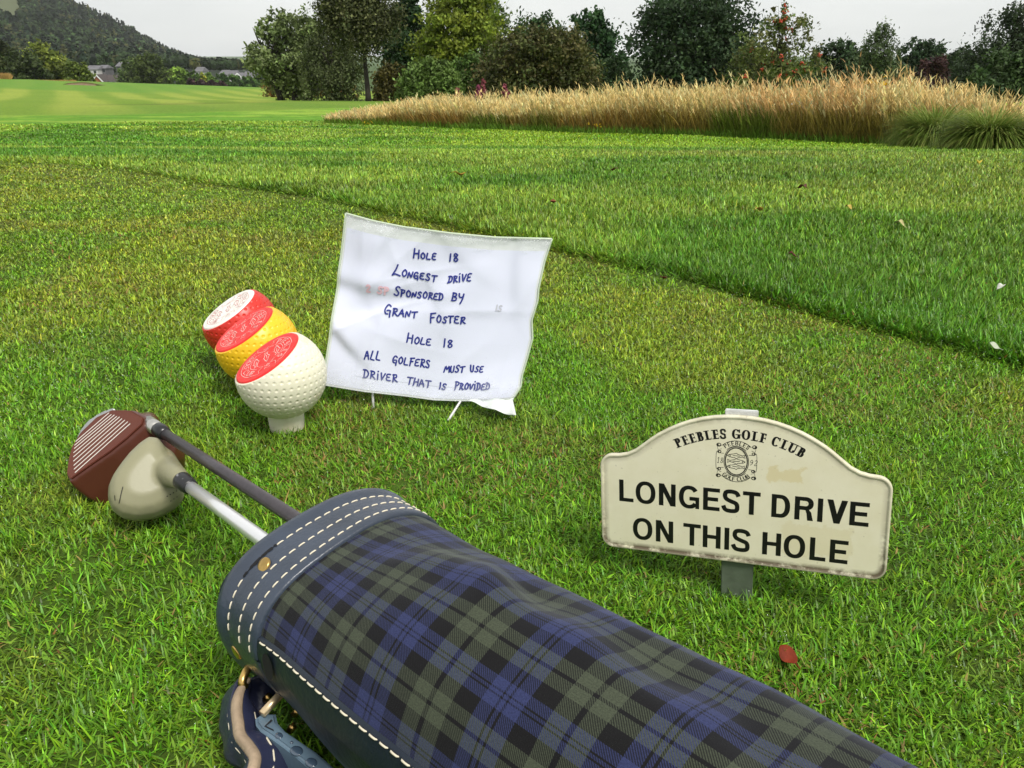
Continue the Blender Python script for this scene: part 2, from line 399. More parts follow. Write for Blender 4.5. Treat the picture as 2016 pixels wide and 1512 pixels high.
def build_bank():
    rg = np.random.default_rng(11)
    def place(n, deep):
        u = rg.uniform(0, 1, n)
        xx = _bp[0, 0] + (_bp[-1, 0] + 1.5 - _bp[0, 0]) * u
        d = rg.exponential(deep, n)
        yy = bank_front(xx) + d + .25 * (vn(xx * 1.1, xx * 0, 5) - .5)
        edge = np.clip((xx - _bp[0, 0]) / 1.6, 0, 1)
        keep = rg.uniform(0, 1, n) < .25 + .75 * edge
        return xx[keep], yy[keep], d[keep], edge[keep]
    def hscale(x, y):
        # grows from knee height at the far left end to waist height at the right
        px = 1008 + FPX * x / (y * .927)
        s = np.interp(px, [640, 700, 800, 950, 1180, 1400, 1560, 1800, 1900, 2016], [.20, .28, .38, .48, .56, .60, .64, .68, .62, .52])
        return .87 * s * (.74 + .52 * fbm(x * 1.1, y * 1.1, 3, 3))
    parts = []
    # green and brown leaf blades at the foot
    x, y, d, e = place(42000, .42); n = len(x); hs = hscale(x, y)
    g = fbm(x * .8, y * 1.5, 13, 3)
    right = sst(0, 4.5, x)
    cg = np.array([.15, .20, .030]); cb_ = np.array([.33, .20, .055])
    f = np.clip(sst(.40, .62, g) * (1 - .45 * right), 0, 1)[:, None]
    col = (cg * (1 - f) + cb_ * f) * rg.lognormal(0, .35, n)[:, None]
    h = rg.uniform(.30, .80, n) * hs
    parts.append(blades(np.stack([x, y, terr(x, y)], -1), h, rg.uniform(.008, .016, n), rg.uniform(0, 6.28, n), rg.uniform(.0, .35, n), rg.uniform(.1, .9, n), np.clip(col * .9, 0, 1), np.clip(col, 0, 1), 3, facing=rg.normal(math.pi / 2, .6, n)))
    # low bright fringe where the mower stopped
    x, y, d, e = place(6000, .10); n = len(x); y = y - .12
    col = np.array([.11, .21, .02]) * rg.lognormal(0, .3, n)[:, None]
    parts.append(blades(np.stack([x, y, terr(x, y)], -1), rg.uniform(.05, .16, n), rg.uniform(.006, .012, n), rg.uniform(0, 6.28, n), rg.uniform(0, .5, n), rg.uniform(.1, .9, n), col, col, 2, facing=rg.normal(math.pi / 2, .6, n)))
    # straw culms with loose seed heads
    x, y, d, e = place(24000, 1.25); n = len(x); hs = hscale(x, y)
    h = hs * rg.normal(.90, .15, n).clip(.45, 1.35) * (.72 + .28 * e)
    tallf = rg.uniform(0, 1, n) < .10; h[tallf] *= 1.22
    az = rg.normal(-1.2, 1.3, n); lean = rg.uniform(.0, .32, n); curl = rg.uniform(.05, .55, n)
    base = np.stack([x, y, terr(x, y)], -1)
    rr = fbm(x * .7, y * .7, 23, 2)
    A1 = np.array([.68, .52, .22]); A2 = np.array([.60, .39, .165]); A3 = np.array([.58, .54, .27])
    f = sst(.38, .62, rr + .25 * (sst(2.5, 5, x) - .5))[:, None]
    ch = (A1 * (1 - f) + A2 * f); k3 = rg.uniform(0, 1, n)[:, None] < .25; ch = np.where(k3, A3, ch) * rg.lognormal(0, .25, n)[:, None]
    stem_lo = np.array([.24, .23, .05]) * rg.lognormal(0, .25, n)[:, None]
    fac = rg.normal(math.pi / 2, .5, n)
    parts.append(blades(base, h * .97, rg.uniform(.0035, .006, n), az, lean, curl, stem_lo, ch, 3, facing=fac))
    # seed heads: several short fine sprays on the top third of each culm
    for k in range(4):
        tt = rg.uniform(.60, .97, n)
        a_mid = lean + curl * tt * .5
        p = base + np.stack([np.sin(az) * np.sin(a_mid) * h * tt, np.cos(az) * np.sin(a_mid) * h * tt, np.cos(a_mid) * h * tt], -1)
        parts.append(blades(p, rg.uniform(.06, .14, n) * (.5 + .5 * hs), rg.uniform(.007, .014, n), az + rg.normal(0, 1.0, n), lean + rg.uniform(.05, .5, n), rg.uniform(.1, .8, n), np.clip(ch * .95, 0, 1), np.clip(ch * 1.08, 0, 1), 2, facing=fac))
    V, Q, T, Cc = merge(parts)
    o = npmesh("tall_grass", V, quads=Q, tris=T, cols=Cc, mat=M_straw)
    tag(o, "bank of tall straw coloured seeding grass, green at its foot, behind the mown rough", kind="stuff")
build_bank()

def tussock(px, py, width_px, height_px, seed, label, lean0):
    rg = np.random.default_rng(seed)
    g = onground(px, py); D = g[1] * .927 + (CAMZ - g[2]) * .375
    W = width_px * D / FPX; H = height_px * D / FPX
    root = empty("grass_tussock", (g[0], g[1], g[2]), label, "tussock", "sedge tussocks in front of the tall grass")
    n = 5200
    f0 = np.sqrt(rg.uniform(0, 1, n)); rr = W * .20 * f0; a0 = rg.uniform(0, 6.28, n)
    x = g[0] + rr * np.sin(a0); y = g[1] - .12 + rr * np.cos(a0)
    az = a0 + rg.normal(0, .5, n)
    h = H * rg.uniform(.9, 1.55, n)
    col = np.array([.13, .21, .028]) * (1 - (u := rg.uniform(0, 1, n)[:, None] ** 3)) + np.array([.34, .36, .09]) * u
    V, Q, T, Cc = blades(np.stack([x, y, terr(x, y)], -1), h, rg.uniform(.004, .0075, n), az, .04 + .55 * f0 * rg.uniform(.5, 1.2, n), rg.uniform(.9, 2.6, n), col * .85, col, 6)
    npmesh("leaf_blades", V, quads=Q, tris=T, cols=Cc, mat=M_straw, parent=root)
    n = 500
    a0 = rg.uniform(0, 6.28, n); rr = W * .22 * np.sqrt(rg.uniform(0, 1, n))
    x = g[0] + rr * np.sin(a0); y = g[1] - .12 + rr * np.cos(a0)
    col = np.array([.26, .19, .07]) * rg.lognormal(0, .3, n)[:, None]
    V, Q, T, Cc = blades(np.stack([x, y, terr(x, y)], -1), H * rg.uniform(.6, 1.3, n), rg.uniform(.004, .007, n), a0 + rg.normal(0, .6, n), rg.uniform(.3, .9, n), rg.uniform(.8, 2.0, n), col, col, 4)
    npmesh("dead_blades", V, quads=Q, tris=T, cols=Cc, mat=M_straw, parent=root)
tussock(1822, 291, 78, 76, 3, "dark green sedge tussock, the smaller of two at the right end of the bank", 0)
tussock(1926, 296, 104, 78, 4, "wide arching sedge tussock with yellow tips, at the right end of the bank", 0)

def fallen_leaf(px, py, size, col, label, shape=0, seed=0):
    rg = np.random.default_rng(seed + 5)
    g = onground(px, py); rough = edge_d(g[:1], g[1:2])[0] > 0
    z0 = (.026 if rough else .011)
    a = rg.uniform(0, 6.28)
    pts = []
    m = 16
    ux, uy = math.cos(a), math.sin(a)
    V = []; Fc = []
    for k in range(m + 1):
        t = k / m; wv = math.sin(math.pi * t) ** .8 * (.36 + (.10 * math.sin(t * 19) if shape == 1 else 0)) * size + .0004
        z = z0 + .18 * size * math.cos(t * 5 + seed) + .15 * size
        cx = (t - .5) * size
        for sgn, dz in ((-1, .28), (0, 0), (1, .34)):
            V.append((g[0] + cx * ux - sgn * wv * uy, g[1] + cx * uy + sgn * wv * ux, g[2] + z + dz * wv * 1.6))
    for k in range(m):
        for s in range(2):
            i = k * 3 + s; Fc.append((i, i + 1, i + 4, i + 3))
    root = empty("fallen_leaf", (g[0], g[1], g[2]), label, "leaf", "fallen leaves on the grass")
    mt = mat("dead_leaf", col, .7, spec=.2, var=.5, vscale=60)
    o = pymesh("leaf_blade", V, Fc, mt, root)
    o.modifiers.new("t", 'SOLIDIFY').thickness = .0004
    bm = bmesh.new()
    tube(bm, [V[m * 3 + 1], (V[m * 3 + 1][0] + ux * size * .3, V[m * 3 + 1][1] + uy * size * .3, V[m * 3 + 1][2] - size * .05)], [.0011 * (size / .03), .0006 * (size / .03)], 5)
    from_bm("stalk", bm, mt, root)

# ================================================================ LETTERING (flat shapes in 2-D, later laid on a real surface)
def glyph(ch, x0, x1, y0, y1, tv, th, serif=False):
    """outline pieces (list of polygons) of a capital letter filling the box"""
    w_, h_ = x1 - x0, y1 - y0; q = []
    def rect(a, b, c, d): q.append([(a, c), (b, c), (b, d), (a, d)])
    def ring(cx, cy, rx, ry, a0, a1, tx=tv, ty=th, n=26):
        P = []
        for k in range(n + 1):
            a = rad(a0 + (a1 - a0) * k / n)
            co, si = math.cos(a), math.sin(a)
            ex = 0.88
            f = lambda v: math.copysign(abs(v) ** ex, v)
            P.append(((cx + rx * f(co), cy + ry * f(si)), (cx + (rx - tx) * f(co), cy + (ry - ty) * f(si))))
        for A, B in zip(P[:-1], P[1:]): q.append([A[0], B[0], B[1], A[1]])
    def ser(xc, y, s=1.0, half=None):
        hw = (half or tv * 1.05) * s; t = th * .75
        if y <= y0 + 1e-9: rect(xc - hw, xc + hw, y0, y0 + t)
        else: rect(xc - hw, xc + hw, y1 - t, y1)
    sx = x0 + (tv * .45 if serif else 0)
    ov = h_ * .015
    if ch in 'LEFPBRD':
        rect(sx, sx + tv, y0, y1)
        if serif: ser(sx + tv / 2, y0); ser(sx + tv / 2, y1)
    if ch in 'LE':
        rect(sx + tv, x1, y0, y0 + th)
        if serif: q.append([(x1 - th, y0), (x1, y0), (x1 + th * .2, y0 + h_ * .28), (x1 - th * .4, y0 + th)])
    if ch in 'EF':
        rect(sx + tv, x1 - (0 if not serif else w_ * .05), y1 - th, y1)
        rect(sx + tv, x1 - w_ * .10, y0 + h_ * .5 - th * .45, y0 + h_ * .5 + th * .55)
        if serif:
            q.append([(x1 - th, y1 - h_ * .26), (x1 - w_ * .05, y1 - h_ * .26), (x1 - w_ * .05, y1), (x1 - th * 1.8, y1)])
            rect(x1 - w_ * .12, x1 - w_ * .05, y0 + h_ * .36, y0 + h_ * .66)
    if ch == 'T':
        rect(x0, x1, y1 - th, y1); rect((x0 + x1 - tv) / 2, (x0 + x1 + tv) / 2, y0, y1 - th)
    if ch == 'H':
        rect(x0, x0 + tv, y0, y1); rect(x1 - tv, x1, y0, y1); rect(x0 + tv, x1 - tv, y0 + h_ * .5 - th * .45, y0 + h_ * .5 + th * .55)
    if ch == 'I': rect((x0 + x1 - tv) / 2, (x0 + x1 + tv) / 2, y0, y1)
    if ch == 'N':
        rect(x0, x0 + tv, y0, y1); rect(x1 - tv, x1, y0, y1)
        q.append([(x0, y1), (x0 + tv * 1.12, y1), (x1, y0), (x1 - tv * 1.12, y0)][::-1])
    if ch == 'V':
        xm = (x0 + x1) / 2
        q.append([(x0, y1), (xm - tv * .56, y0), (xm + tv * .56, y0), (x0 + tv * 1.12, y1)])
        q.append([(x1 - tv * 1.12, y1), (xm - tv * .56, y0), (xm + tv * .56, y0), (x1, y1)])
    if ch == 'O': ring((x0 + x1) / 2, (y0 + y1) / 2, w_ / 2, h_ / 2 + ov, 0, 360, n=48)
    if ch == 'C':
        ring((x0 + x1) / 2, (y0 + y1) / 2, w_ / 2, h_ / 2 + ov, 42, 318, n=40)
        if serif: rect(x1 - th * 1.3, x1 - th * .2, y1 - h_ * .34, y1)
    if ch == 'G':
        ring((x0 + x1) / 2, (y0 + y1) / 2, w_ / 2, h_ / 2 + ov, 36, 322, n=40)
        if serif:
            rect(x1 - tv, x1, y0 + h_ * .04, y0 + h_ * .44); rect(x1 - tv * 1.8, x1 + tv * .4, y0 + h_ * .40, y0 + h_ * .40 + th * .8); rect(x1 - th * 1.3, x1 - th * .2, y1 - h_ * .34, y1)
        else:
            rect(x1 - tv * .8, x1, y0, y0 + h_ * .52); rect(x0 + w_ * .52, x1, y0 + h_ * .52 - th, y0 + h_ * .52)
    if ch == 'D':
        m = x0 + w_ * .46
        rect(sx + tv, m, y0, y0 + th); rect(sx + tv, m, y1 - th, y1); ring(m, (y0 + y1) / 2, x1 - m, h_ / 2, -90, 90)
    if ch in 'PRB':
        yb = y0 + h_ * (.44 if ch != 'B' else .48); m = x0 + w_ * .55
        xr = x1 - (w_ * .06 if ch == 'B' else 0)
        rect(sx + tv, m, y1 - th, y1); rect(sx + tv, m, yb, yb + th); ring(m, (yb + y1) / 2, xr - m, (y1 - yb) / 2, -90, 90)
        if ch == 'B':
            rect(sx + tv, m, y0, y0 + th); ring(m, (y0 + yb + th) / 2, x1 - m, (yb + th - y0) / 2, -90, 90)
        if ch == 'R':
            q.append([(x1 - tv * 1.12, y0), (x1, y0), (x1 - tv * .42, y0 + h_ * .36), (x1 - w_ * .3, yb + th * .5), (x0 + w_ * .55, yb + th * .3), (x1 - tv * 1.3, y0 + h_ * .30)])
    if ch == 'U':
        r = w_ / 2 - (tv * .2 if serif else 0); cx = (x0 + x1) / 2
        rect(cx - r, cx - r + tv, y0 + r, y1); rect(cx + r - (tv if not serif else th), cx + r, y0 + r, y1); ring(cx, y0 + r, r, r + ov, 180, 360)
        if serif: ser(cx - r + tv / 2, y1); ser(cx + r - th / 2, y1, .8)
    if ch == 'S':
        cx = (x0 + x1) / 2; r2 = (h_ + 2 * ov) / 4
        pts = [(x1 - w_ * .08, y1 - h_ * .27), (x1 - w_ * .2, y1 - h_ * .12), (cx, y1 - th / 2 + ov), (x0 + w_ * .22, y1 - h_ * .11), (x0 + tv * .55, y1 - h_ * .27), (x0 + w_ * .24, y1 - h_ * .41), (cx, y0 + h_ * .50),
               (x1 - w_ * .22, y0 + h_ * .42), (x1 - tv * .52, y0 + h_ * .27), (x1 - w_ * .2, y0 + h_ * .11), (cx, y0 + th / 2 - ov), (x0 + w_ * .19, y0 + h_ * .115), (x0 + w_ * .06, y0 + h_ * .29)]
        q += ribbon(catmull(pts, 5), (tv * .92 if not serif else tv * .75))
        if serif: rect(x1 - th * 1.2, x1 - th * .3, y1 - h_ * .34, y1); rect(x0 + th * .2, x0 + th * 1.1, y0, y0 + h_ * .34)
    return q
def ribbon(P, wd, taper=0.0):
    P = np.asarray(P, float); n = len(P)
    D = np.gradient(P, axis=0); D /= (np.linalg.norm(D, axis=1)[:, None] + 1e-12); Nn = np.stack([-D[:, 1], D[:, 0]], 1)
    out = []
    for i in range(n - 1):
        a, b = P[i], P[i + 1]; na, nb = Nn[i] * wd / 2, Nn[i + 1] * wd / 2
        out.append([tuple(a - na), tuple(b - nb), tuple(b + nb), tuple(a + na)])
    return out
def roundcap(p, r, n=8): return [[(p[0] + r * math.cos(2 * math.pi * k / n), p[1] + r * math.sin(2 * math.pi * k / n)) for k in range(n)]]
def lay(name, polys, fn, mt, parent):
    V = []; Fc = []
    for pi, poly in enumerate(polys):
        i = len(V)
        a = sum(poly[k][0] * poly[(k + 1) % len(poly)][1] - poly[(k + 1) % len(poly)][0] * poly[k][1] for k in range(len(poly)))
        if a < 0: poly = poly[::-1]
        lift = 2e-5 + (pi % 23) * 3e-6
        V += [tuple(fn(p[0], p[1], lift)) for p in poly]; Fc.append(tuple(range(i, i + len(poly))))
    return pymesh(name, V, Fc, mt, parent, smooth=False)
def arc_text(txt, R, a_mid, h, tv, th, adv, outward=True, serif=True, widths=None):
    """letters round a circle; a_mid in degrees clockwise from the top; returns polygons centred on (0,0)"""
    W = dict(I=.4, L=.62, E=.64, F=.62, P=.66, B=.68, S=.6, G=.8, O=.82, C=.76, U=.76)
    tot = sum((W.get(c, .5) * h + adv * h) if c != ' ' else h * .42 for c in txt) - adv * h
    pos = -tot / 2; q = []
    for c in txt:
        wv = W.get(c, .5) * h if c != ' ' else h * .42 - adv * h
        if c != ' ':
            for poly in glyph(c, -wv / 2, wv / 2, 0, h, tv, th, serif):
                mid = pos + wv / 2
                if outward:
                    a = rad(a_mid) + mid / R
                    q.append([((R + y) * math.sin(a) + x * math.cos(a), (R + y) * math.cos(a) - x * math.sin(a)) for x, y in poly])
                else:
                    a = rad(a_mid) - mid / R
                    q.append([((R - y) * math.sin(a) - x * math.cos(a), (R - y) * math.cos(a) + x * math.sin(a)) for x, y in poly])
        pos += wv + adv * h
    return q
def fish(cx, cy, l, flip, lw, oy=1.0):
    top = [(-.5, 0), (-.36, .11), (-.12, .18), (.02, .26), (.06, .17), (.24, .1), (.34, .05)]
    bot = [(-.5, 0), (-.38, -.10), (-.2, -.15), (-.06, -.17), (0, -.26), (.08, -.15), (.26, -.08), (.34, -.04)]
    tail = [(.34, .05), (.5, .15), (.45, 0), (.5, -.15), (.34, -.04)]
    s = -1 if flip else 1
    q = []
    for pl in (top, bot, tail, [(-.38, .10), (-.33, 0), (-.36, -.1)], [(-.2, .03), (.2, .0)]):
        q += ribbon([(cx + s * x * l, cy + y * l * .5 * oy) for x, y in pl], lw)
    q += roundcap((cx - s * .42 * l, cy + .03 * l), lw * .8)
    return q
HAND = dict(
 A=[[(0, 0), (.22, .5), (.45, 1), (.68, .5), (.9, 0)], [(.12, .36), (.82, .40)]],
 B=[[(.1, 0), (.18, 1)], [(.05, .98), (.7, .95), (.68, .62), (.2, .52), (.78, .42), (.72, .05), (.02, .0)]],
 D=[[(.18, 1), (.12, 0)], [(-.05, .97), (.55, .93), (.85, .5), (.62, .1), (.0, .0)]],
 E=[[(.8, .95), (.3, .97), (.1, .75), (.2, .52), (.62, .52)], [(.2, .52), (.05, .25), (.25, .02), (.85, .06)]],
 F=[[(.18, -.08), (.25, .95)], [(.15, .92), (.95, 1.02)], [(.2, .48), (.72, .54)]],
 G=[[(.85, .82), (.55, 1), (.15, .65), (.15, .2), (.5, .0), (.8, .15)], [(.42, .44), (.85, .44), (.82, -.15)]],
 H=[[(.08, 0), (.2, 1)], [(.82, 0), (.86, .88)], [(.1, .48), (.85, .52)]],
 I=[[(.5, 0), (.52, .9)]], i=[[(.5, 0), (.52, .85)], [(.55, 1.22), (.60, 1.27)]],
 L=[[(.25, 1), (.08, .03), (.85, .02)]], l=[[(-.1, -.05), (.3, .55), (.45, .98)], [(-.1, -.05), (.25, .12), (.95, .02)]],
 M=[[(0, 0), (.18, 1), (.48, .35), (.82, 1), (.96, 0)]], N=[[(.05, 0), (.12, .95), (.72, .05), (.85, 1)]],
 O=[[(.5, 1), (.15, .7), (.15, .25), (.5, 0), (.85, .3), (.85, .75), (.45, 1.0)]],
 P=[[(.15, -.05), (.22, 1)], [(.05, .97), (.75, .93), (.75, .58), (.2, .45)]],
 R=[[(.15, -.02), (.22, 1)], [(.05, .97), (.72, .95), (.72, .6), (.25, .48), (.95, .0)]],
 S=[[(.85, .88), (.55, 1), (.2, .8), (.42, .55), (.75, .38), (.68, .08), (.35, 0), (.05, .12)]],
 T=[[(.45, 0), (.5, .95)], [(.0, .93), (1, 1)]], U=[[(.1, 1), (.12, .25), (.4, .0), (.75, .15), (.82, 1)]],
 V=[[(.05, 1), (.4, 0), (.85, 1)]], Y=[[(.05, 1), (.15, .6), (.5, .5), (.85, .7)], [(.9, 1), (.75, .3), (.45, -.3)]],
 g=[[(.85, .82), (.5, 1), (.1, .6), (.2, .15), (.5, .1)], [(.42, .44), (.85, .44), (.80, .1), (.80, -.2)]])
HAND['1'] = [[(.5, 0), (.55, 1)]]
HAND['8'] = [[(.75, .85), (.45, 1), (.2, .75), (.5, .52), (.8, .25), (.45, .0), (.2, .22), (.5, .52), (.75, .85)]]
HAND['2'] = [[(.15, .8), (.5, 1), (.8, .7), (.15, .05), (.85, .02)]]

# ================================================================ CLUB SIGN
def build_sign():
    g = atz(1450, 1187, 0.0); g[2] = tz(g[0], g[1])
    def R3(yaw, lean, roll):
        return np.array(Matrix.Rotation(yaw, 3, 'Z') @ Matrix.Rotation(lean, 3, 'X') @ Matrix.Rotation(roll, 3, 'Y'))
    M = R3(-0.36939075, -0.09232222, -0.08770276)
    g0 = atz(1450, 1187, 0.0)
    def S(x, z, y=0.0):      # sign plane, millimetres; y towards the reader
        return g0 + M @ np.array([x, -y, z]) * .001
    root = empty("golf_sign", tuple(g0), "cream arched golf club sign reading longest drive on this hole, on a short green stake", "sign")
    # outline: a plate with rounded lower corners, stepped shoulders and an arched top
    half = [(0, 44.5)]
    for k in range(0, 9):
        a = rad(-90 + 90 * k / 8); half.append((120.5 + 12.5 * math.cos(a), 57 + 12.5 * math.sin(a)))
    for k in range(0, 9):
        a = rad(90 * k / 8); half.append((120.0 + 13 * math.cos(a), 132.5 + 13 * math.sin(a)))
    half += [(114, 145.9), (106, 147.8), (98, 152), (90, 158.6), (83, 164.5), (76, 169.8), (66, 176), (56, 181.2), (46, 185.4), (34, 189.2), (22, 191.7), (10, 193), (0, 193.3)]
    half = [(x, z) for x, z in half]
    full = half + [(-x, z) for x, z in half[1:-1]][::-1]
    cx0 = -2.0
    full = [(x + cx0, z) for x, z in full]
    n = len(full)
    ctr = np.array([cx0, 112.0])
    F2 = np.array(full)
    T2 = np.roll(F2, -1, 0) - np.roll(F2, 1, 0); T2 /= np.linalg.norm(T2, axis=1)[:, None]; N2 = np.stack([-T2[:, 1], T2[:, 0]], 1)   # inward normal for ccw outline
    rings = [(0, -3.0), (0, 1.0), (.5, 1.7), (1.5, 1.9), (2.3, 1.7), (3.2, 1.2), (3.9, 1.0), (8.5, 1.0)]
    bm = bmesh.new(); RV = []
    for ins, y in rings:
        RV.append([bm.verts.new(S(p[0], p[1], y)) for p in F2 + N2 * ins])
    for a, b in zip(RV[:-1], RV[1:]):
        for k in range(n): bm.faces.new((a[k], a[(k + 1) % n], b[(k + 1) % n], b[k]))
    # fill the flat face with a fine fan so weathering reads
    inner = RV[-1]
    bm.faces.new(inner); bm.faces.new(RV[0][::-1])
    uv = bm.loops.layers.uv.new("UVMap")
    Mi = np.linalg.inv(M)
    for f in bm.faces:
        for lp in f.loops:
            q = Mi @ (np.array(lp.vert.co) - g0) * 1000; lp[uv].uv = (q[0] / 100, q[2] / 100)
    # painted plate: cream, yellowed patches, brown grime along the rim
    m, nn, l, p = newmat("weathered_cream_plate")
    p.inputs["Roughness"].default_value = .32; p.inputs["Specular IOR Level"].default_value = .5
    uvn = nn.new("ShaderNodeUVMap"); uvn.uv_map = "UVMap"
    def noise(sc, det=5, rough=.6):
        a = nn.new("ShaderNodeTexNoise"); a.inputs["Scale"].default_value = sc; a.inputs["Detail"].default_value = det; a.inputs["Roughness"].default_value = rough; l.new(uvn.outputs[0], a.inputs["Vector"]); return a.outputs["Fac"]
    def ramp(src, p0, p1, c0=(0, 0, 0, 1), c1=(1, 1, 1, 1)):
        r = nn.new("ShaderNodeValToRGB"); r.color_ramp.elements[0].position = p0; r.color_ramp.elements[1].position = p1; r.color_ramp.elements[0].color = c0; r.color_ramp.elements[1].color = c1
        l.new(src, r.inputs[0]); return r.outputs[0]
    def mixc(fac, a, b):
        x = nn.new("ShaderNodeMix"); x.data_type = 'RGBA'
        if isinstance(fac, float): x.inputs[0].default_value = fac
        else: l.new(fac, x.inputs[0])
        for i, v in ((6, a), (7, b)):
            if isinstance(v, tuple): x.inputs[i].default_value = v
            else: l.new(v, x.inputs[i])
        return x.outputs[2]
    def mth(op, a, b=None, c=None):
        x = nn.new("ShaderNodeMath"); x.operation = op
        for i, v in enumerate((a, b, c)):
            if v is None: continue
            if isinstance(v, (int, float)): x.inputs[i].default_value = v
            else: l.new(v, x.inputs[i])
        return x.outputs[0]
    sep = nn.new("ShaderNodeSeparateXYZ"); l.new(uvn.outputs[0], sep.inputs[0]); U, Vv = sep.outputs[0], sep.outputs[1]
    base = mixc(ramp(noise(3.0), .35, .7), (.81, .775, .58, 1), (.75, .71, .50, 1))
    # residue of old stickers
    def patch(x0, x1, z0, z1, soft=.02):
        wob = mth('MULTIPLY', mth('SUBTRACT', noise(9, 4), .5), .22)
        a = mth('SUBTRACT', mth('ABSOLUTE', mth('SUBTRACT', mth('ADD', U, wob), (x0 + x1) / 2)), (x1 - x0) / 2)
        b = mth('SUBTRACT', mth('ABSOLUTE', mth('SUBTRACT', mth('ADD', Vv, wob), (z0 + z1) / 2)), (z1 - z0) / 2)
        d = mth('MAXIMUM', a, b)
        return ramp(d, .0, soft, (1, 1, 1, 1), (0, 0, 0, 1))
    base = mixc(mth('MULTIPLY', patch(.25, .55, 1.33, 1.44), .8), base, (.70, .62, .36, 1))
    base = mixc(mth('MULTIPLY', patch(.42, 1.0, .62, .90), .55), base, (.71, .65, .41, 1))
    sp = ramp(noise(34, 2, .4), .70, .74); base = mixc(mth('MULTIPLY', sp, .35), base, (.40, .37, .26, 1))
    # grime collects against the raised rim: distance to rim stored on the mesh
    at = nn.new("ShaderNodeAttribute"); at.attribute_name = "rim"
    gn = mth('ADD', mth('MULTIPLY', noise(4.5, 6, .7), 1.0), mth('MULTIPLY', noise(22, 4), .25))
    low = ramp(Vv, .50, 1.45, (1, 1, 1, 1), (.35, .35, .35, 1))
    gr = mth('MULTIPLY', ramp(gn, .46, .64), mth('MULTIPLY', at.outputs["Fac"], low))
    base = mixc(mth('MULTIPLY', gr, .92), base, (.085, .055, .03, 1))
    l.new(base, p.inputs["Base Color"])
    me = bpy.data.meshes.new("plate"); bm.normal_update()
    bmesh.ops.triangulate(bm, faces=[f for f in bm.faces if len(f.verts) > 4])
    bm.to_mesh(me); bm.free()
    at_ = me.attributes.new("rim", 'FLOAT', 'POINT')
    for i, v in enumerate(me.vertices):
        k = i // n
        at_.data[i].value = (.9, .9, .6, .6, 1, 1, 1, 0)[min(k, 7)]
    plate = finish("plate", me, m, root, smooth=False)
    # lettering
    ink = mat("black_lettering", (.008, .008, .008), .35)
    Fs = lambda dy: (lambda x, z, lift: S(x, z, dy + lift * 1000))
    H = 23.2; q = []
    for ch, a, b in zip("LONGESTDRIVE", (-116.2, -99.5, -76.4, -56.8, -33.6, -15.6, 3.4, 29.4, 49.9, 70.0, 77.8, 97.2), (-101.8, -79.8, -60, -37.3, -17.9, .7, 19.4, 45.9, 66.3, 74.2, 95.2, 113.3)):
        q += glyph(ch, a, b, 96.2, 96.2 + H, 4.5, 3.9)
    for ch, a, b in zip("ONTHISHOLE", (-102.6, -79.4, -52.3, -33.4, -12.7, -5.7, 22.4, 41.8, 64.9, 82.3), (-83, -62.2, -35.4, -16.4, -8.4, 11.1, 39.3, 60.8, 78.9, 97.9)):
        q += glyph(ch, a, b, 56.7, 56.7 + H, 4.5, 3.9)
    lay("lettering", q, Fs(1.05), ink, plate)
    q = arc_text("PEEBLES GOLF CLUB", 121, 0, 9.3, 2.35, 1.05, .115)
    q = [[(x - 2.4, y + 50.0) for x, y in pl] for pl in q]
    lay("club_name", q, Fs(1.05), ink, plate)
    # crest: oval with three fish, banners round it
    cx, cz = -3.6, 148.6; q = []
    ell = lambda rx, rz, a0=0, a1=360, n=60: [(cx + rx * math.sin(rad(a0 + (a1 - a0) * k / n)), cz + rz * math.cos(rad(a0 + (a1 - a0) * k / n))) for k in range(n + 1)]
    q += ribbon(ell(11.2, 14.6), .6); q += ribbon(ell(10.0, 13.4), 1.0)
    for i, fl in ((1, False), (0, True), (-1, False)): q += fish(cx, cz + 5.4 * i, 16.5, fl, .55, 1.35)
    # banner rims
    q += ribbon(ell(19.3, 20.4, -43, 43), .5); q += ribbon(ell(13, 15.0, -43, 43), .5)
    q += ribbon(ell(19.3, 20.4, 137, 223), .5); q += ribbon(ell(13, 15.0, 137, 223), .5)
    for s in (-1, 1):
        q += ribbon([(cx + s * 13.5, cz + 11.5), (cx + s * 16.8, cz + 10.4), (cx + s * 17.6, cz + 14.6), (cx + s * 13.6, cz + 15)], .4)
        q += ribbon([(cx + s * 13.5, cz - 11.5), (cx + s * 16.8, cz - 10.4), (cx + s * 17.6, cz - 14.6), (cx + s * 13.6, cz - 15)], .4)
        q += ribbon(catmull([(cx + s * 11.3, cz + 7.2), (cx + s * 15, cz + 7.4), (cx + s * 18.0, cz + 8.6), (cx + s * 18.6, cz), (cx + s * 18, cz - 8.8), (cx + s * 15, cz - 7.4), (cx + s * 11.3, cz - 7.0)], 5), .4)
        for zz, r in ((15.4, 1.9), (8.6, 1.5), (-8.6, 1.5), (-15.4, 1.9)):
            xx = 16.2 if abs(zz) > 10 else 15.6
            q += ribbon([(cx + s * xx + r * math.cos(a * .5), cz + zz + r * .8 * math.sin(a * .5)) for a in range(0, 14)], .75)
            q.append([(cx + s * (xx + .3), cz + zz - r * .7), (cx + s * (xx + r), cz + zz), (cx + s * (xx + .3), cz + zz + r * .6)])
    def stroke_num(txt, x, z, h):
        out = []
        for ch in txt:
            W = dict([('1', .35)]).get(ch, .62) * h
            for st in (DIG[ch]):
                out += ribbon([(x + px * W + pz * h * .12, z + pz * h) for px, pz in (catmull(st, 5) if len(st) > 2 else st)], .42)
            x += W + h * .14
        return out
    DIG = dict([('1', [[(.1, .8), (.6, 1), (.55, 0)], [(.1, 0), (1, 0)]]), ('8', HAND['8']), ('9', [[(.8, .7), (.45, .45), (.15, .7), (.45, 1), (.8, .75), (.7, .3), (.2, 0)]]), ('2', HAND['2'])])
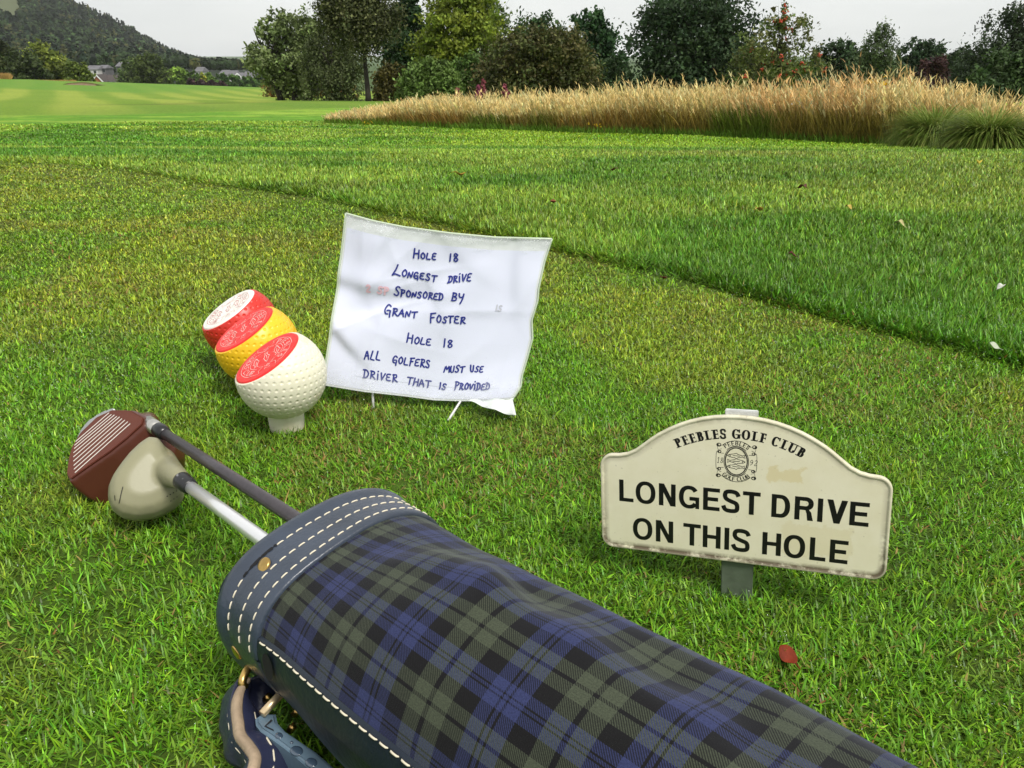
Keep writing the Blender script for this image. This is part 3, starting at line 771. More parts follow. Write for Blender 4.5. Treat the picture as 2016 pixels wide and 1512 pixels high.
    q += stroke_num('18', cx - 17.6, cz - 2.6, 5.2); q += stroke_num('92', cx + 12.0, cz - 2.6, 5.2)
    t = arc_text("PEEBLES", 15.6, 0, 4.0, .8, .42, .16, serif=False); q += [[(x + cx, y * 1.02 + cz) for x, y in pl] for pl in t]
    t = arc_text("GOLF CLUB", 19.4, 180, 4.0, .8, .42, .14, outward=False, serif=False); q += [[(x + cx, y * 1.02 + cz) for x, y in pl] for pl in t]
    lay("crest", q, Fs(1.05), ink, plate)
    # stake: a flat steel strip behind the plate, painted green, bare metal at its top
    green = mat("dull_green_paint", (.12, .15, .105), .45, var=.35, vscale=40, bump=.15, bscale=150)
    white = mat("pale_painted_metal", (.62, .63, .60), .4, var=.3, vscale=60)
    def box(x0, x1, z0, z1, y0, y1, name, mt, par, bev=.0008):
        bm = bmesh.new(); vs = [bm.verts.new(S(x, z, y)) for y in (y0, y1) for z in (z0, z1) for x in (x0, x1)]
        for f in ((0, 1, 3, 2), (4, 6, 7, 5), (0, 4, 5, 1), (2, 3, 7, 6), (0, 2, 6, 4), (1, 5, 7, 3)): bm.faces.new([vs[i] for i in f])
        bmesh.ops.recalc_face_normals(bm, faces=bm.faces)
        bmesh.ops.bevel(bm, geom=bm.edges[:], offset=bev, segments=2, affect='EDGES')
        return from_bm(name, bm, mt, par, smooth=False)
    box(-15.8, 14.2, -55, 188, -8.5, -3.2, "stake", green, root)
    box(-15.4, 14.4, 189, 197.2, -9.0, -3.4, "stake_cap", white, root)
    return root
build_sign()

# ================================================================ HANDWRITTEN NOTICE
def build_notice():
    BL = np.array([-0.29092187, 1.16329082, 0.03]); BR = np.array([0.00309662, 1.13714594, 0.008]); TL = np.array([-0.24173504, 1.20445568, 0.28458132]); TR = np.array([0.05841383, 1.17613776, 0.25289031])
    ctr = (BL + BR) / 2
    root = empty("paper_notice", (ctr[0], ctr[1], 0.0), "crumpled white handwritten notice in a clear plastic sleeve, standing on thin wires", "notice")
    nrm = np.cross(BR - BL, TL - BL); nrm /= np.linalg.norm(nrm)
    if nrm[1] > 0: nrm = -nrm
    topc = np.array([(0, 0), (.139, -.022), (.29, -.035), (.514, -.037), (.734, -.03), (1, 0)])
    botc = np.array([(0, 0), (.196, -.009), (.356, -.013), (.595, -.017), (.867, .008), (1, .04)])
    rgtc = np.array([(0.0, -.01), (.08, .015), (.15, .008), (.27, .014), (.39, .017), (.5, -.007), (.62, .0), (.70, -.009), (.865, -.010), (1, 0)])
    crg = random.Random(12)
    folds = [(crg.uniform(.05, .95), crg.uniform(.05, .95), crg.uniform(0, math.pi), crg.uniform(.10, .30), crg.uniform(.015, .05), crg.uniform(-1, 1)) for _ in range(30)]
    def crumple(u, v):
        u = np.asarray(u, float); v = np.asarray(v, float)
        h = 0.012 * (fbm(u * 2.3 + .35 * v, v * 2.1, 5, 2) - .5)
        for fu, fv, fa, fl_, fw_, am in folds:        # straight soft creases where the sheet has been folded and rained on
            du, dv = (u - fu), (v - fv) * .87
            al = du * math.cos(fa) + dv * math.sin(fa); pe = -du * math.sin(fa) + dv * math.cos(fa) + .25 * al * al
            win = np.exp(-(al / fl_) ** 2)
            h = h + am * .0042 * win * (np.exp(-np.sqrt((pe / fw_) ** 2 + .02)) if am > 0 else np.tanh(pe / fw_) * np.exp(-(pe / .12) ** 2))
        return h + .012 * (v - .45) ** 2 * 2 + .006 * np.sin(u * 2.6 + .3)
    def Sf(u, v, lift=0.0):
        u = np.asarray(u, float); v = np.asarray(v, float)
        tv_ = np.interp(u, topc[:, 0], topc[:, 1]); bv = np.interp(u, botc[:, 0], botc[:, 1]); ru = np.interp(v, rgtc[:, 0], rgtc[:, 1])
        vv = v + bv * (1 - v) + tv_ * v; uu = u + ru * u
        P = BL * ((1 - uu) * (1 - vv))[..., None] + BR * (uu * (1 - vv))[..., None] + TL * ((1 - uu) * vv)[..., None] + TR * (uu * vv)[..., None]
        return P + nrm * (crumple(u, v) + lift)[..., None]
    def sheet(name, u0, u1, v0, v1, lift, mt, par, nu=110, nv=90):
        U, V = np.meshgrid(np.linspace(u0, u1, nu), np.linspace(v0, v1, nv))
        P = Sf(U, V, np.full(U.shape, lift)).reshape(-1, 3)
        i = np.arange(nv - 1)[:, None]; j = np.arange(nu - 1)[None, :]
        Q = np.stack([i * nu + j, i * nu + j + 1, (i + 1) * nu + j + 1, (i + 1) * nu + j], -1).reshape(-1, 4)
        return npmesh(name, P, quads=Q, mat=mt, parent=par, smooth=True, uvs=np.stack([U, V], -1).reshape(-1, 2))
    pap = mat("white_paper", (.70, .725, .86), .75, spec=.2)
    # sleeve: thin clear plastic with misted, rain-spotted strips along top and bottom
    m, n, l, p = newmat("clear_plastic_sleeve")
    uvn = n.new("ShaderNodeUVMap"); uvn.uv_map = "UVMap"; sep = n.new("ShaderNodeSeparateXYZ"); l.new(uvn.outputs[0], sep.inputs[0])
    p.inputs["Base Color"].default_value = (.90, .92, .95, 1); p.inputs["Roughness"].default_value = .18
    tr = n.new("ShaderNodeBsdfTransparent"); mx = n.new("ShaderNodeMixShader")
    def cr_(src, a, b, c0, c1):
        r = n.new("ShaderNodeValToRGB"); r.color_ramp.elements[0].position = a; r.color_ramp.elements[1].position = b; r.color_ramp.elements[0].color = (c0,) * 3 + (1,); r.color_ramp.elements[1].color = (c1,) * 3 + (1,); l.new(src, r.inputs[0]); return r.outputs[0]
    def mt_(op, a, b):
        x = n.new("ShaderNodeMath"); x.operation = op
        for i, v in enumerate((a, b)):
            if isinstance(v, (int, float)): x.inputs[i].default_value = v
            else: l.new(v, x.inputs[i])
        return x.outputs[0]
    ns = n.new("ShaderNodeTexNoise"); ns.inputs["Scale"].default_value = 9; ns.inputs["Detail"].default_value = 6; l.new(uvn.outputs[0], ns.inputs["Vector"])
    vo = n.new("ShaderNodeTexVoronoi"); vo.inputs["Scale"].default_value = 95; l.new(uvn.outputs[0], vo.inputs["Vector"])
    wob = mt_('MULTIPLY', mt_('SUBTRACT', ns.outputs["Fac"], .5), .28)
    vw = mt_('ADD', sep.outputs[1], wob)
    band = mt_('MAXIMUM', cr_(vw, .93, .985, 0, .85), cr_(vw, .02, .13, .8, 0))
    drop = mt_('MULTIPLY', cr_(vo.outputs["Distance"], .22, .30, 1, 0), mt_('MAXIMUM', mt_('MULTIPLY', band, 1.0), cr_(ns.outputs["Fac"], .56, .70, 0, .22)))
    fac = mt_('ADD', mt_('MULTIPLY', band, .35), mt_('MULTIPLY', drop, .5)); fac = mt_('ADD', fac, .012)
    l.new(fac, mx.inputs[0]); l.new(tr.outputs[0], mx.inputs[1]); l.new(p.outputs[0], mx.inputs[2]); l.new(mx.outputs[0], n["Material Output"].inputs[0])
    back = mat("plastic_back", (.70, .73, .73), .3)
    edge = mat("plastic_weld", (.52, .60, .45), .25)
    sheet("sleeve_back", 0, 1, 0, 1, 0.0, back, root)
    paper = sheet("paper_sheet", .014, .985, .012, .925, .0007, pap, root)
    slip = sheet("under_slip", .16, .90, .085, .36, .0011, mat("paper_slip", (.69, .715, .845), .75, spec=.2), paper, 60, 40)
    film = sheet("sleeve_front", .001, .999, .001, .999, .0030, m, root)
    # welded rim of the sleeve
    bm = bmesh.new()
    t = np.linspace(0, 1, 60)
    pathp = np.concatenate([Sf(0 * t, 1 - t, 0 * t + .001), Sf(t, 0 * t, 0 * t + .001), Sf(0 * t + 1, t, 0 * t + .001), Sf(1 - t, 0 * t + 1, 0 * t + .001)])
    tube(bm, pathp[:60], .0016, 6); tube(bm, pathp[120:180], .0014, 6); tube(bm, pathp[180:], .0016, 6)
    from_bm("sleeve_edge", bm, edge, root)
    # handwriting: positions read on the sheet itself (u, v)
    def uv(zx, zy):
        px, py = zx / 3.36 + 620, zy / 3.36 + 390
        x = np.array([.5, .5, 1.2]); r = ray(px, py)
        f = lambda q: (BL * (1 - q[0]) * (1 - q[1]) + BR * q[0] * (1 - q[1]) + TL * (1 - q[0]) * q[1] + TR * q[0] * q[1]) - CP - r * q[2]
        for _ in range(8):
            v = f(x); J = np.stack([(f(x + h) - v) / 1e-6 for h in np.eye(3) * 1e-6], 1); x = x - np.linalg.solve(J, v)
        u_, v_ = x[0], x[1]
        uu, vv = u_, v_
        for _ in range(6):
            tv_ = np.interp(uu, topc[:, 0], topc[:, 1]); bv = np.interp(uu, botc[:, 0], botc[:, 1]); ru = np.interp(vv, rgtc[:, 0], rgtc[:, 1])
            uu = u_ / (1 + ru); vv = (v_ - bv) / (1 - bv + tv_)
        return uu, vv
    rg = random.Random(4)
    WD, HT = .297, .262
    def word(txt, x0, y0, x1, y1, h1, h, wmm=2.35):
        q = []; W = dict(I=.45, i=.45, M=1.25, l=1.05); W['1'] = .45
        adv = [W.get(c, .95) for c in txt]
        adv[0] *= (h1 / h) ** .6
        gap = .16; tot = sum(adv) + gap * (len(txt) - 1); x = 0
        for k, c in enumerate(txt):
            hh = h1 if k == 0 else h * rg.uniform(.92, 1.08)
            wv = adv[k] / tot * .99; up = rg.uniform(-.05, .05) * h
            jy, jz, js = rg.uniform(.92, 1.08), rg.uniform(-.10, .10), rg.uniform(.04, .22)
            for st in HAND[c]:
                pts = []
                for (a, b) in (catmull(st, 5) if (len(st) > 3 and c not in 'MNAV') else st):
                    f = x + wv * a
                    b = b * jy + jz * (a - .5); zx = x0 + (x1 - x0) * f + b * hh * js + rg.uniform(-.9, .9); zy = y0 + (y1 - y0) * f - b * hh - up
                    u_, v_ = uv(zx, zy); pts.append((u_ * WD, v_ * HT))
                pts = np.array(pts)
                # finer spacing so that the ink follows the creases
                d = np.r_[0, np.cumsum(np.linalg.norm(np.diff(pts, axis=0), axis=1))]
                m_ = max(3, int(d[-1] / .002)); s_ = np.linspace(0, d[-1], m_)
                pts = np.stack([np.interp(s_, d, pts[:, 0]), np.interp(s_, d, pts[:, 1])], 1)
                q += ribbon(pts, wmm * .001); q += roundcap(pts[0], wmm * .0005); q += roundcap(pts[-1], wmm * .0005)
            x += (adv[k] + gap) / tot
        return q
    q = []
    for wd in [("HOLE", 660, 392, 812, 404, 66, 40), ("18", 893, 410, 962, 418, 50, 52), ("lONGEST", 528, 505, 812, 548, 66, 42), ("DRiVE", 888, 552, 1040, 545, 46, 46),
               ("SPONSORED", 528, 642, 858, 670, 60, 42), ("BY", 912, 672, 990, 678, 48, 46), ("gRANT", 465, 768, 683, 788, 64, 45), ("FOSTER", 766, 812, 1000, 823, 60, 44),
               ("HOLE", 612, 950, 775, 968, 66, 42), ("18", 850, 977, 922, 985, 54, 54), ("ALL", 338, 1058, 442, 1066, 60, 56), ("gOLFERS", 518, 1084, 768, 1117, 52, 48),
               ("MUST", 860, 1140, 992, 1146, 42, 42), ("USE", 1032, 1141, 1116, 1144, 40, 40), ("DRiVER", 330, 1176, 553, 1208, 56, 44), ("THAT", 614, 1222, 772, 1246, 48, 48),
               ("IS", 826, 1250, 876, 1256, 42, 42), ("PROViDED", 928, 1253, 1160, 1259, 52, 42)]:
        q += word(*wd)
    ink = mat("blue_marker_ink", (.006, .016, .22), .5)
    fl = lambda base: (lambda a, b, lift: Sf(np.array(a / WD), np.array(b / HT), np.array(base + lift)))
    lay("handwriting", q, fl(.0016), ink, paper)
    lay("faded_red_writing", word("2", 348, 618, 378, 618, 48, 48, 3.2) + word("SP", 420, 628, 500, 634, 44, 44, 3.2), fl(.0013), mat("faded_pink_ink", (.80, .52, .60), .7), paper)
    lay("faded_grey_writing", word("1S", 1196, 740, 1240, 742, 34, 34, 2.2), fl(.0013), mat("faded_grey_ink", (.50, .51, .58), .7), paper)
    # torn flap under the lower right corner
    n0 = nrm
    def on(zx, zy, off=-.004): return onplane(zx / 3.36 + 620, zy / 3.36 + 390, BR, n0) + n0 * off
    tp = [(1000, 1338), (1060, 1358), (1130, 1378), (1170, 1398), (1215, 1412), (1262, 1420), (1330, 1442), (1322, 1400), (1310, 1345), (1316, 1325), (1230, 1328), (1100, 1330)]
    V = [atz(t_[0] / 3.36 + 620, t_[1] / 3.36 + 390, .0235 - .006 * (t_[1] - 1325) / 115 + .002 * math.cos(2 * i)) for i, t_ in enumerate(tp)]
    bm = bmesh.new(); bm.faces.new([bm.verts.new(v) for v in V]); bmesh.ops.triangulate(bm, faces=bm.faces[:]); bmesh.ops.subdivide_edges(bm, edges=bm.edges[:], cuts=2, use_grid_fill=True)
    for v in bm.verts: v.co.z += .002 * math.sin(v.co.x * 190)
    o = from_bm("torn_corner", bm, mat("torn_paper_flap", (.62, .66, .62), .5), root); o.modifiers.new("t", 'SOLIDIFY').thickness = .0006
    # thin wire legs
    wire = mat("pale_wire", (.62, .62, .60), .35, metal=.3)
    for a, b in (((376, 1270), (384, 1335)), ((985, 1310), (930, 1396))):
        bm = bmesh.new(); A = on(*a, off=-.004); B = atz(b[0] / 3.36 + 620, b[1] / 3.36 + 390, .010)
        dv = (B - A); A2 = A + (TL - BL) * .25 - nrm * .004; B = B + dv * .8
        tube(bm, [A2, A, B], .0021, 8); from_bm("wire_leg", bm, wire, root)
build_notice()

# ================================================================ GOLF BALL TEE MARKERS
def build_marker(px, py, R, ball_col, disc_col, mark_col, label, seed, zc=.081, tilt=None):
    r = ray(px, py); c = CP + r * ((zc - CAMZ) / r[2])
    root = empty("tee_marker", (c[0], c[1], 0), label, "tee marker", "golf ball shaped tee markers in a row")
    nv = np.array([-.476, -.194, .854]) if tilt is None else np.array(tilt); nv = nv / np.linalg.norm(nv)
    e1 = np.array([.83, .0, .46]); e1 = RT * math.cos(rad(34)) + UP * math.sin(rad(34)); e1 = e1 - nv * (e1 @ nv); e1 /= np.linalg.norm(e1)   # emblem's top points this way on the disc
    e2 = np.cross(nv, e1)
    dcut = .50 * R
    nl, nm = 240, 360
    ph = np.linspace(0, math.pi, nl); thv = np.linspace(0, 2 * math.pi, nm, endpoint=False)
    PH, TH = np.meshgrid(ph, thv, indexing='ij')
    D = nv * np.cos(PH)[..., None] + (e1 * np.cos(TH)[..., None] + e2 * np.sin(TH)[..., None]) * np.sin(PH)[..., None]
    # dimples in level rows about the upright axis
    cen = []
    for k in range(-8, 9):
        la = k * 9.5; m = max(1, int(round(2 * math.pi * math.cos(rad(la)) * R / .0100)))
        for j in range(m):
            lo = 2 * math.pi * (j + .5 * (k % 2) * 0) / m
            cen.append((math.cos(rad(la)) * math.cos(lo), math.cos(rad(la)) * math.sin(lo), math.sin(rad(la))))
    cen = np.array(cen); Df = D.reshape(-1, 3); best = np.full(len(Df), -1.0)
    for s in range(0, len(cen), 64): best = np.maximum(best, (Df @ cen[s:s + 64].T).max(1))
    ang = np.arccos(np.clip(best, -1, 1)) * R
    dep = .0011 * (1 - sst(.0008, .0027, ang))
    rr = (R - dep).reshape(PH.shape)
    P = D * rr[..., None]
    # cut flat: everything beyond the plane is folded onto it, with a narrow rounded lip
    hgt = P @ nv
    over = hgt > dcut
    sc = np.where(over, dcut / np.maximum(hgt, 1e-6), 1.0)
    P = P * sc[..., None]
    V = (P + c).reshape(-1, 3)
    i = np.arange(nl - 1)[:, None]; j = np.arange(nm)[None, :]; j2 = (j + 1) % nm
    Q = np.stack([i * nm + j, (i + 1) * nm + j, (i + 1) * nm + j2, i * nm + j2], -1).reshape(-1, 4)
    dirt = tuple(a * b for a, b in zip(ball_col, (.62, .52, .34)))
    mb = mat("moulded_plastic", ball_col, .38, var_col=dirt, vscale=16, lo=.56, hi=.80, bump=.05, bscale=90)
    npmesh("ball", V, quads=Q, mat=mb, parent=root, smooth=True)
    # disc
    rd = math.sqrt(R * R - dcut * dcut) * .955
    bm = bmesh.new(); prof = [(0.0, .0016), (rd * .97, .0016), (rd, .0009), (rd, -.001)]
    # sheet with hammered, wet surface
    rings = []
    for k in range(1, 41): rings.append((rd * .97 * k / 40, None))
    def hmm(x, y): return .0024 * (fbm(np.array([x * 150]), np.array([y * 85]), seed, 2)[0] - .5)
    na = 96; ctr = c + nv * (dcut + .0004); prev = [bm.verts.new(ctr + nv * (.0016))]
    for rr_, _ in rings + [(rd, -1)]:
        ring = []
        for a in range(na):
            x, y = rr_ * math.cos(2 * math.pi * a / na), rr_ * math.sin(2 * math.pi * a / na)
            h_ = (.0016 + hmm(x, y) * min(1, (rd * .97 - rr_) / (rd * .1) + .1)) if _ is None else -.0006
            ring.append(bm.verts.new(ctr + e1 * x + e2 * y + nv * h_))
        if len(prev) == 1:
            for a in range(na): bm.faces.new((prev[0], ring[a], ring[(a + 1) % na]))
        else:
            for a in range(na): bm.faces.new((prev[a], ring[a], ring[(a + 1) % na], prev[(a + 1) % na]))
        prev = ring
    md = mat("cap_plastic", disc_col, .42, spec=.3)
    disc = from_bm("cap_disc", bm, md, root)
    # emblem (x = across, y = towards its top)
    u = rd * 1000
    q = []; lw = .62
    arc = lambda rr_, a0, a1, n=30: [(rr_ * math.sin(rad(a0 + (a1 - a0) * k / n)), rr_ * math.cos(rad(a0 + (a1 - a0) * k / n))) for k in range(n + 1)]
    ro, ri = u * .80, u * .52
    cy = 0.10 * u
    for mid, s in ((0, 1), (180, -1)):
        A = 62
        q += ribbon(arc(ro, mid - A, mid + A), lw); q += ribbon(arc(ri, mid - A * .9, mid + A * .9), lw)
        for sg in (-1, 1):
            a_ = mid + sg * A
            p_ = lambda rr_, da: (rr_ * math.sin(rad(a_ + sg * da)), rr_ * math.cos(rad(a_ + sg * da)))
            q += ribbon([p_(ro, 0), p_(ro * 1.02, 10), p_((ro + ri) / 2, 4), p_(ri * 1.0, 16), p_(ri * .92, -4)], lw)
    q += arc_text("PEEBLES", u * .575, 0, u * .17, .95, .7, .34, serif=False)
    q += arc_text("GOLF CLUB", u * .745, 180, u * .17, .95, .7, .22, outward=False, serif=False)
    for yy, fl in ((.33, False), (0, True), (-.33, False)):
        q += fish(0 if yy else 0, yy * u, u * .56, fl, .8, 1.5)
    for txt, xx in (("18", -.62), ("92", .50)):
        x = xx * u
        for ch in txt:
            W = (.35 if ch == '1' else .62) * u * .16
            D_ = {'1': [[(.1, .8), (.6, 1), (.55, 0)]], '8': HAND['8'], '9': [[(.8, .7), (.45, .45), (.15, .7), (.45, 1), (.8, .75), (.7, .3), (.2, 0)]], '2': HAND['2']}[ch]
            for st in D_: q += ribbon([(x + a * W, (b - .5) * u * .16) for a, b in (catmull(st, 4) if len(st) > 2 else st)], lw)
            x += W + u * .03
    def fn(x, y, lift):
        # x across, y to the emblem's top; e1 is the top direction
        ax = e1 * y * .001 + (-e2) * x * .001
        hx, hy = ax @ e1, ax @ e2
        return ctr + ax + nv * (.0016 + hmm(hx, hy) + .0003 + lift)
    # subdivide long pieces is not needed: pieces are short
    lay("emblem", q, fn, mat("emblem_line", mark_col, .45), disc)
    # tee peg foot
    bm = bmesh.new(); prof = [(.0300, .034), (.0272, .028), (.0255, .016), (.0240, -.01), (.023, -.03)]; n = 40; rings = []
    for r_, z_ in prof: rings.append([bm.verts.new((c[0] + r_ * math.cos(2 * math.pi * k / n), c[1] + r_ * math.sin(2 * math.pi * k / n), z_)) for k in range(n)])
    for a, b in zip(rings[:-1], rings[1:]):
        for k in range(n): bm.faces.new((a[k], b[k], b[(k + 1) % n], a[(k + 1) % n]))
    bm.faces.new(rings[0]); bmesh.ops.recalc_face_normals(bm, faces=bm.faces)
    from_bm("tee_base", bm, mb, root)
WHITE = (.74, .71, .55); RED = (.74, .026, .022)
build_marker(554, 737, .0632, WHITE, RED, (.80, .62, .56), "cream white golf ball tee marker with a red disc, nearest in the row", 3)
build_marker(507, 679, .0637, (.80, .48, .012), RED, (.80, .62, .56), "yellow golf ball tee marker with a red disc, middle of the row", 5)
build_marker(474, 637, .0617, (.56, .024, .014), (.78, .76, .70), (.50, .10, .09), "red golf ball tee marker with a white disc, at the back of the row", 7)

# ================================================================ GOLF BAG
BC = np.array([-.1562, .5610, .096]); _by, _bp2 = rad(-43.96), rad(-4.04)
BA = np.array([math.sin(_by) * math.cos(_bp2), math.cos(_by) * math.cos(_bp2), math.sin(_bp2)])
B0 = np.cross(BA, [0, 0, 1.0]); B0 /= np.linalg.norm(B0); B1 = np.cross(B0, BA)
_mt = np.array([-190, -178, -170, -135, -90, -45, -20, 0, 10, 24, 36.4, 49, 62, 76.4, 92, 112.5, 130.7, 144, 157.4, 170, 182, 190])
_mr = np.array([.0893, .0884, .0868, .083, .080, .085, .089, .0935, .0955, .096, .092, .0842, .0766, .0702, .0662, .0672, .074, .0815, .0872, .0893, .0884, .0868])
_mr = _mr - .0055; _tf = np.linspace(-180, 180, 361); _rf = np.interp(_tf, _mt, _mr)
_rf = np.convolve(np.pad(_rf[:-1], 9, mode='wrap'), np.ones(19) / 19, 'valid'); _rf = np.append(_rf, _rf[0])
def bag_r(s, th):
    """radius of the bag at s metres from the mouth (s<0 towards the tail), angle th in degrees"""
    s = np.asarray(s, float); th = (np.asarray(th, float) + 180) % 360 - 180
    m = np.interp(th, _tf, _rf)
    k = sst(.03, -.20, s) if False else 1 - sst(-.22, -.03, s)
    r = m * (1 - k) + .0855 * k
    # slack cloth: a long fold along the far shoulder and soft dents
    f1 = np.exp(-((th - (78 + 22 * (s + .2))) / 7.0) ** 2) * sst(-.08, -.14, s) * 0
    act = 1 - sst(-.13, -.07, s)
    ripple = .0035 * np.sin((th - 60) / 9.0 + 10 * s) * np.exp(-((th - 76) / 22.0) ** 2) * (1 - sst(-.16, -.10, s))
    dents = -.0065 * np.exp(-((s + .235 + .0012 * (th - 80)) / .026) ** 2 - ((th - 74) / 20.0) ** 2) + .0035 * np.exp(-((s + .195 + .001 * (th - 80)) / .018) ** 2 - ((th - 84) / 24.0) ** 2) - .004 * np.exp(-((s + .40 + .0014 * (th - 95)) / .02) ** 2 - ((th - 95) / 26.0) ** 2) - .0045 * np.exp(-((s + .33) / .03) ** 2 - ((th - 82) / 14.0) ** 2) + .002 * np.exp(-((s + .28) / .05) ** 2 - ((th - 92) / 10.0) ** 2)
    soft = .0075 * (fbm(s * 8 + 3, th * .026 + 5, 4, 3) - .5)
    return r + act * (ripple + dents + soft)
def BS(s, th, lift=0.0):
    s = np.asarray(s, float); th = np.asarray(th, float)
    r = bag_r(s, th) + lift; t = np.radians(th)
    return BC + BA * s[..., None] + (B0 * np.cos(t)[..., None] + B1 * np.sin(t)[..., None]) * r[..., None]
def bag_patch(name, S_, T_, lift, mt, par, smooth=True, uv=True):
    S2, T2 = np.meshgrid(S_, T_, indexing='ij')
    lf = lift if np.isscalar(lift) else np.asarray(lift)
    P = BS(S2, T2, lf).reshape(-1, 3); nt_ = len(T_)
    i = np.arange(len(S_) - 1)[:, None]; j = np.arange(nt_ - 1)[None, :]
    Q = np.stack([i * nt_ + j, i * nt_ + j + 1, (i + 1) * nt_ + j + 1, (i + 1) * nt_ + j], -1).reshape(-1, 4)
    UVs = np.stack([(S2 + .1018) / .0865, (T2 - 123.1) / 34.0], -1).reshape(-1, 2)
    return npmesh(name, P, quads=Q, mat=mt, parent=par, smooth=smooth, uvs=UVs)

def tartan():
    m, n, l, p = newmat("blue_green_tartan_wool")
    uvn = n.new("ShaderNodeUVMap"); uvn.uv_map = "UVMap"; sep = n.new("ShaderNodeSeparateXYZ"); l.new(uvn.outputs[0], sep.inputs[0])
    def M(op, a, b=None):
        x = n.new("ShaderNodeMath"); x.operation = op
        for i, v in enumerate((a, b)):
            if v is None: continue
            if isinstance(v, (int, float)): x.inputs[i].default_value = v
            else: l.new(v, x.inputs[i])
        return x.outputs[0]
    BL_, GR, BK = (.024, .031, .092), (.047, .057, .036), (.004, .0038, .004)
    seq = [(0.0, BL_), (.016, BK), (.038, BL_), (.150, BK), (.335, GR), (.480, BK), (.520, GR), (.665, BK), (.850, BL_), (.962, BK), (.984, BL_)]
    def ramp(v):
        r = n.new("ShaderNodeValToRGB"); cr2 = r.color_ramp; cr2.interpolation = 'CONSTANT'
        cr2.elements[0].position = 0; cr2.elements[0].color = (*seq[0][1], 1)
        cr2.elements[1].position = seq[1][0]; cr2.elements[1].color = (*seq[1][1], 1)
        for q_, c_ in seq[2:]:
            e = cr2.elements.new(q_); e.color = (*c_, 1)
        l.new(M('FRACT', v), r.inputs[0]); return r.outputs[0]
    cu, cv = ramp(sep.outputs[0]), ramp(sep.outputs[1])
    # twill: two over two, so the two thread colours meet in fine diagonals
    tw = M('FRACT', M('ADD', M('MULTIPLY', sep.outputs[0], 50.0), M('MULTIPLY', sep.outputs[1], 31.0)))
    sel = M('ADD', M('MULTIPLY', M('GREATER_THAN', tw, .5), .64), .18)
    mx = n.new("ShaderNodeMix"); mx.data_type = 'RGBA'; l.new(sel, mx.inputs[0]); l.new(cu, mx.inputs[6]); l.new(cv, mx.inputs[7])
    ns = n.new("ShaderNodeTexNoise"); ns.inputs["Scale"].default_value = 60; ns.inputs["Detail"].default_value = 6; ns.inputs["Roughness"].default_value = .8; l.new(uvn.outputs[0], ns.inputs["Vector"])
    r = n.new("ShaderNodeValToRGB"); r.color_ramp.elements[0].position = .3; r.color_ramp.elements[1].position = .75; r.color_ramp.elements[0].color = (.45, .45, .45, 1); r.color_ramp.elements[1].color = (1.6, 1.57, 1.5, 1); l.new(ns.outputs["Fac"], r.inputs[0])
    m2 = n.new("ShaderNodeMix"); m2.data_type = 'RGBA'; m2.blend_type = 'MULTIPLY'; m2.inputs[0].default_value = 1; l.new(mx.outputs[2], m2.inputs[6]); l.new(r.outputs[0], m2.inputs[7])
    l.new(m2.outputs[2], p.inputs["Base Color"])
    p.inputs["Roughness"].default_value = .85; p.inputs["Specular IOR Level"].default_value = .2
    p.inputs["Sheen Weight"].default_value = .15; p.inputs["Sheen Roughness"].default_value = .45; p.inputs["Sheen Tint"].default_value = (.8, .85, 1, 1)
    b = n.new("ShaderNodeBump"); b.inputs["Strength"].default_value = .35; b.inputs["Distance"].default_value = .0006; l.new(tw, b.inputs["Height"]); l.new(b.outputs[0], p.inputs["Normal"])
    return m

def dashes(bm, pts, nrms, length, gap, wdt, hgt):
    """short thread stitches laid along a polyline of points"""
    pts = np.asarray(pts); nrms = np.asarray(nrms)
    d = np.r_[0, np.cumsum(np.linalg.norm(np.diff(pts, axis=0), axis=1))]
    pos = 0
    at = lambda s: np.array([np.interp(s, d, pts[:, k]) for k in range(3)])
    an = lambda s: np.array([np.interp(s, d, nrms[:, k]) for k in range(3)])
    while pos + length < d[-1]:
        a, b = at(pos), at(pos + length); nn = an(pos + length / 2); nn /= np.linalg.norm(nn)
        t = (b - a) / np.linalg.norm(b - a); s = np.cross(nn, t)
        mid = (a + b) / 2
        tube(bm, [a - nn * hgt * .3, a + t * length * .15 + nn * hgt * .8, mid + nn * hgt, b - t * length * .15 + nn * hgt * .8, b - nn * hgt * .3], [wdt * .6, wdt, wdt, wdt, wdt * .6], 6)
        pos += length + gap

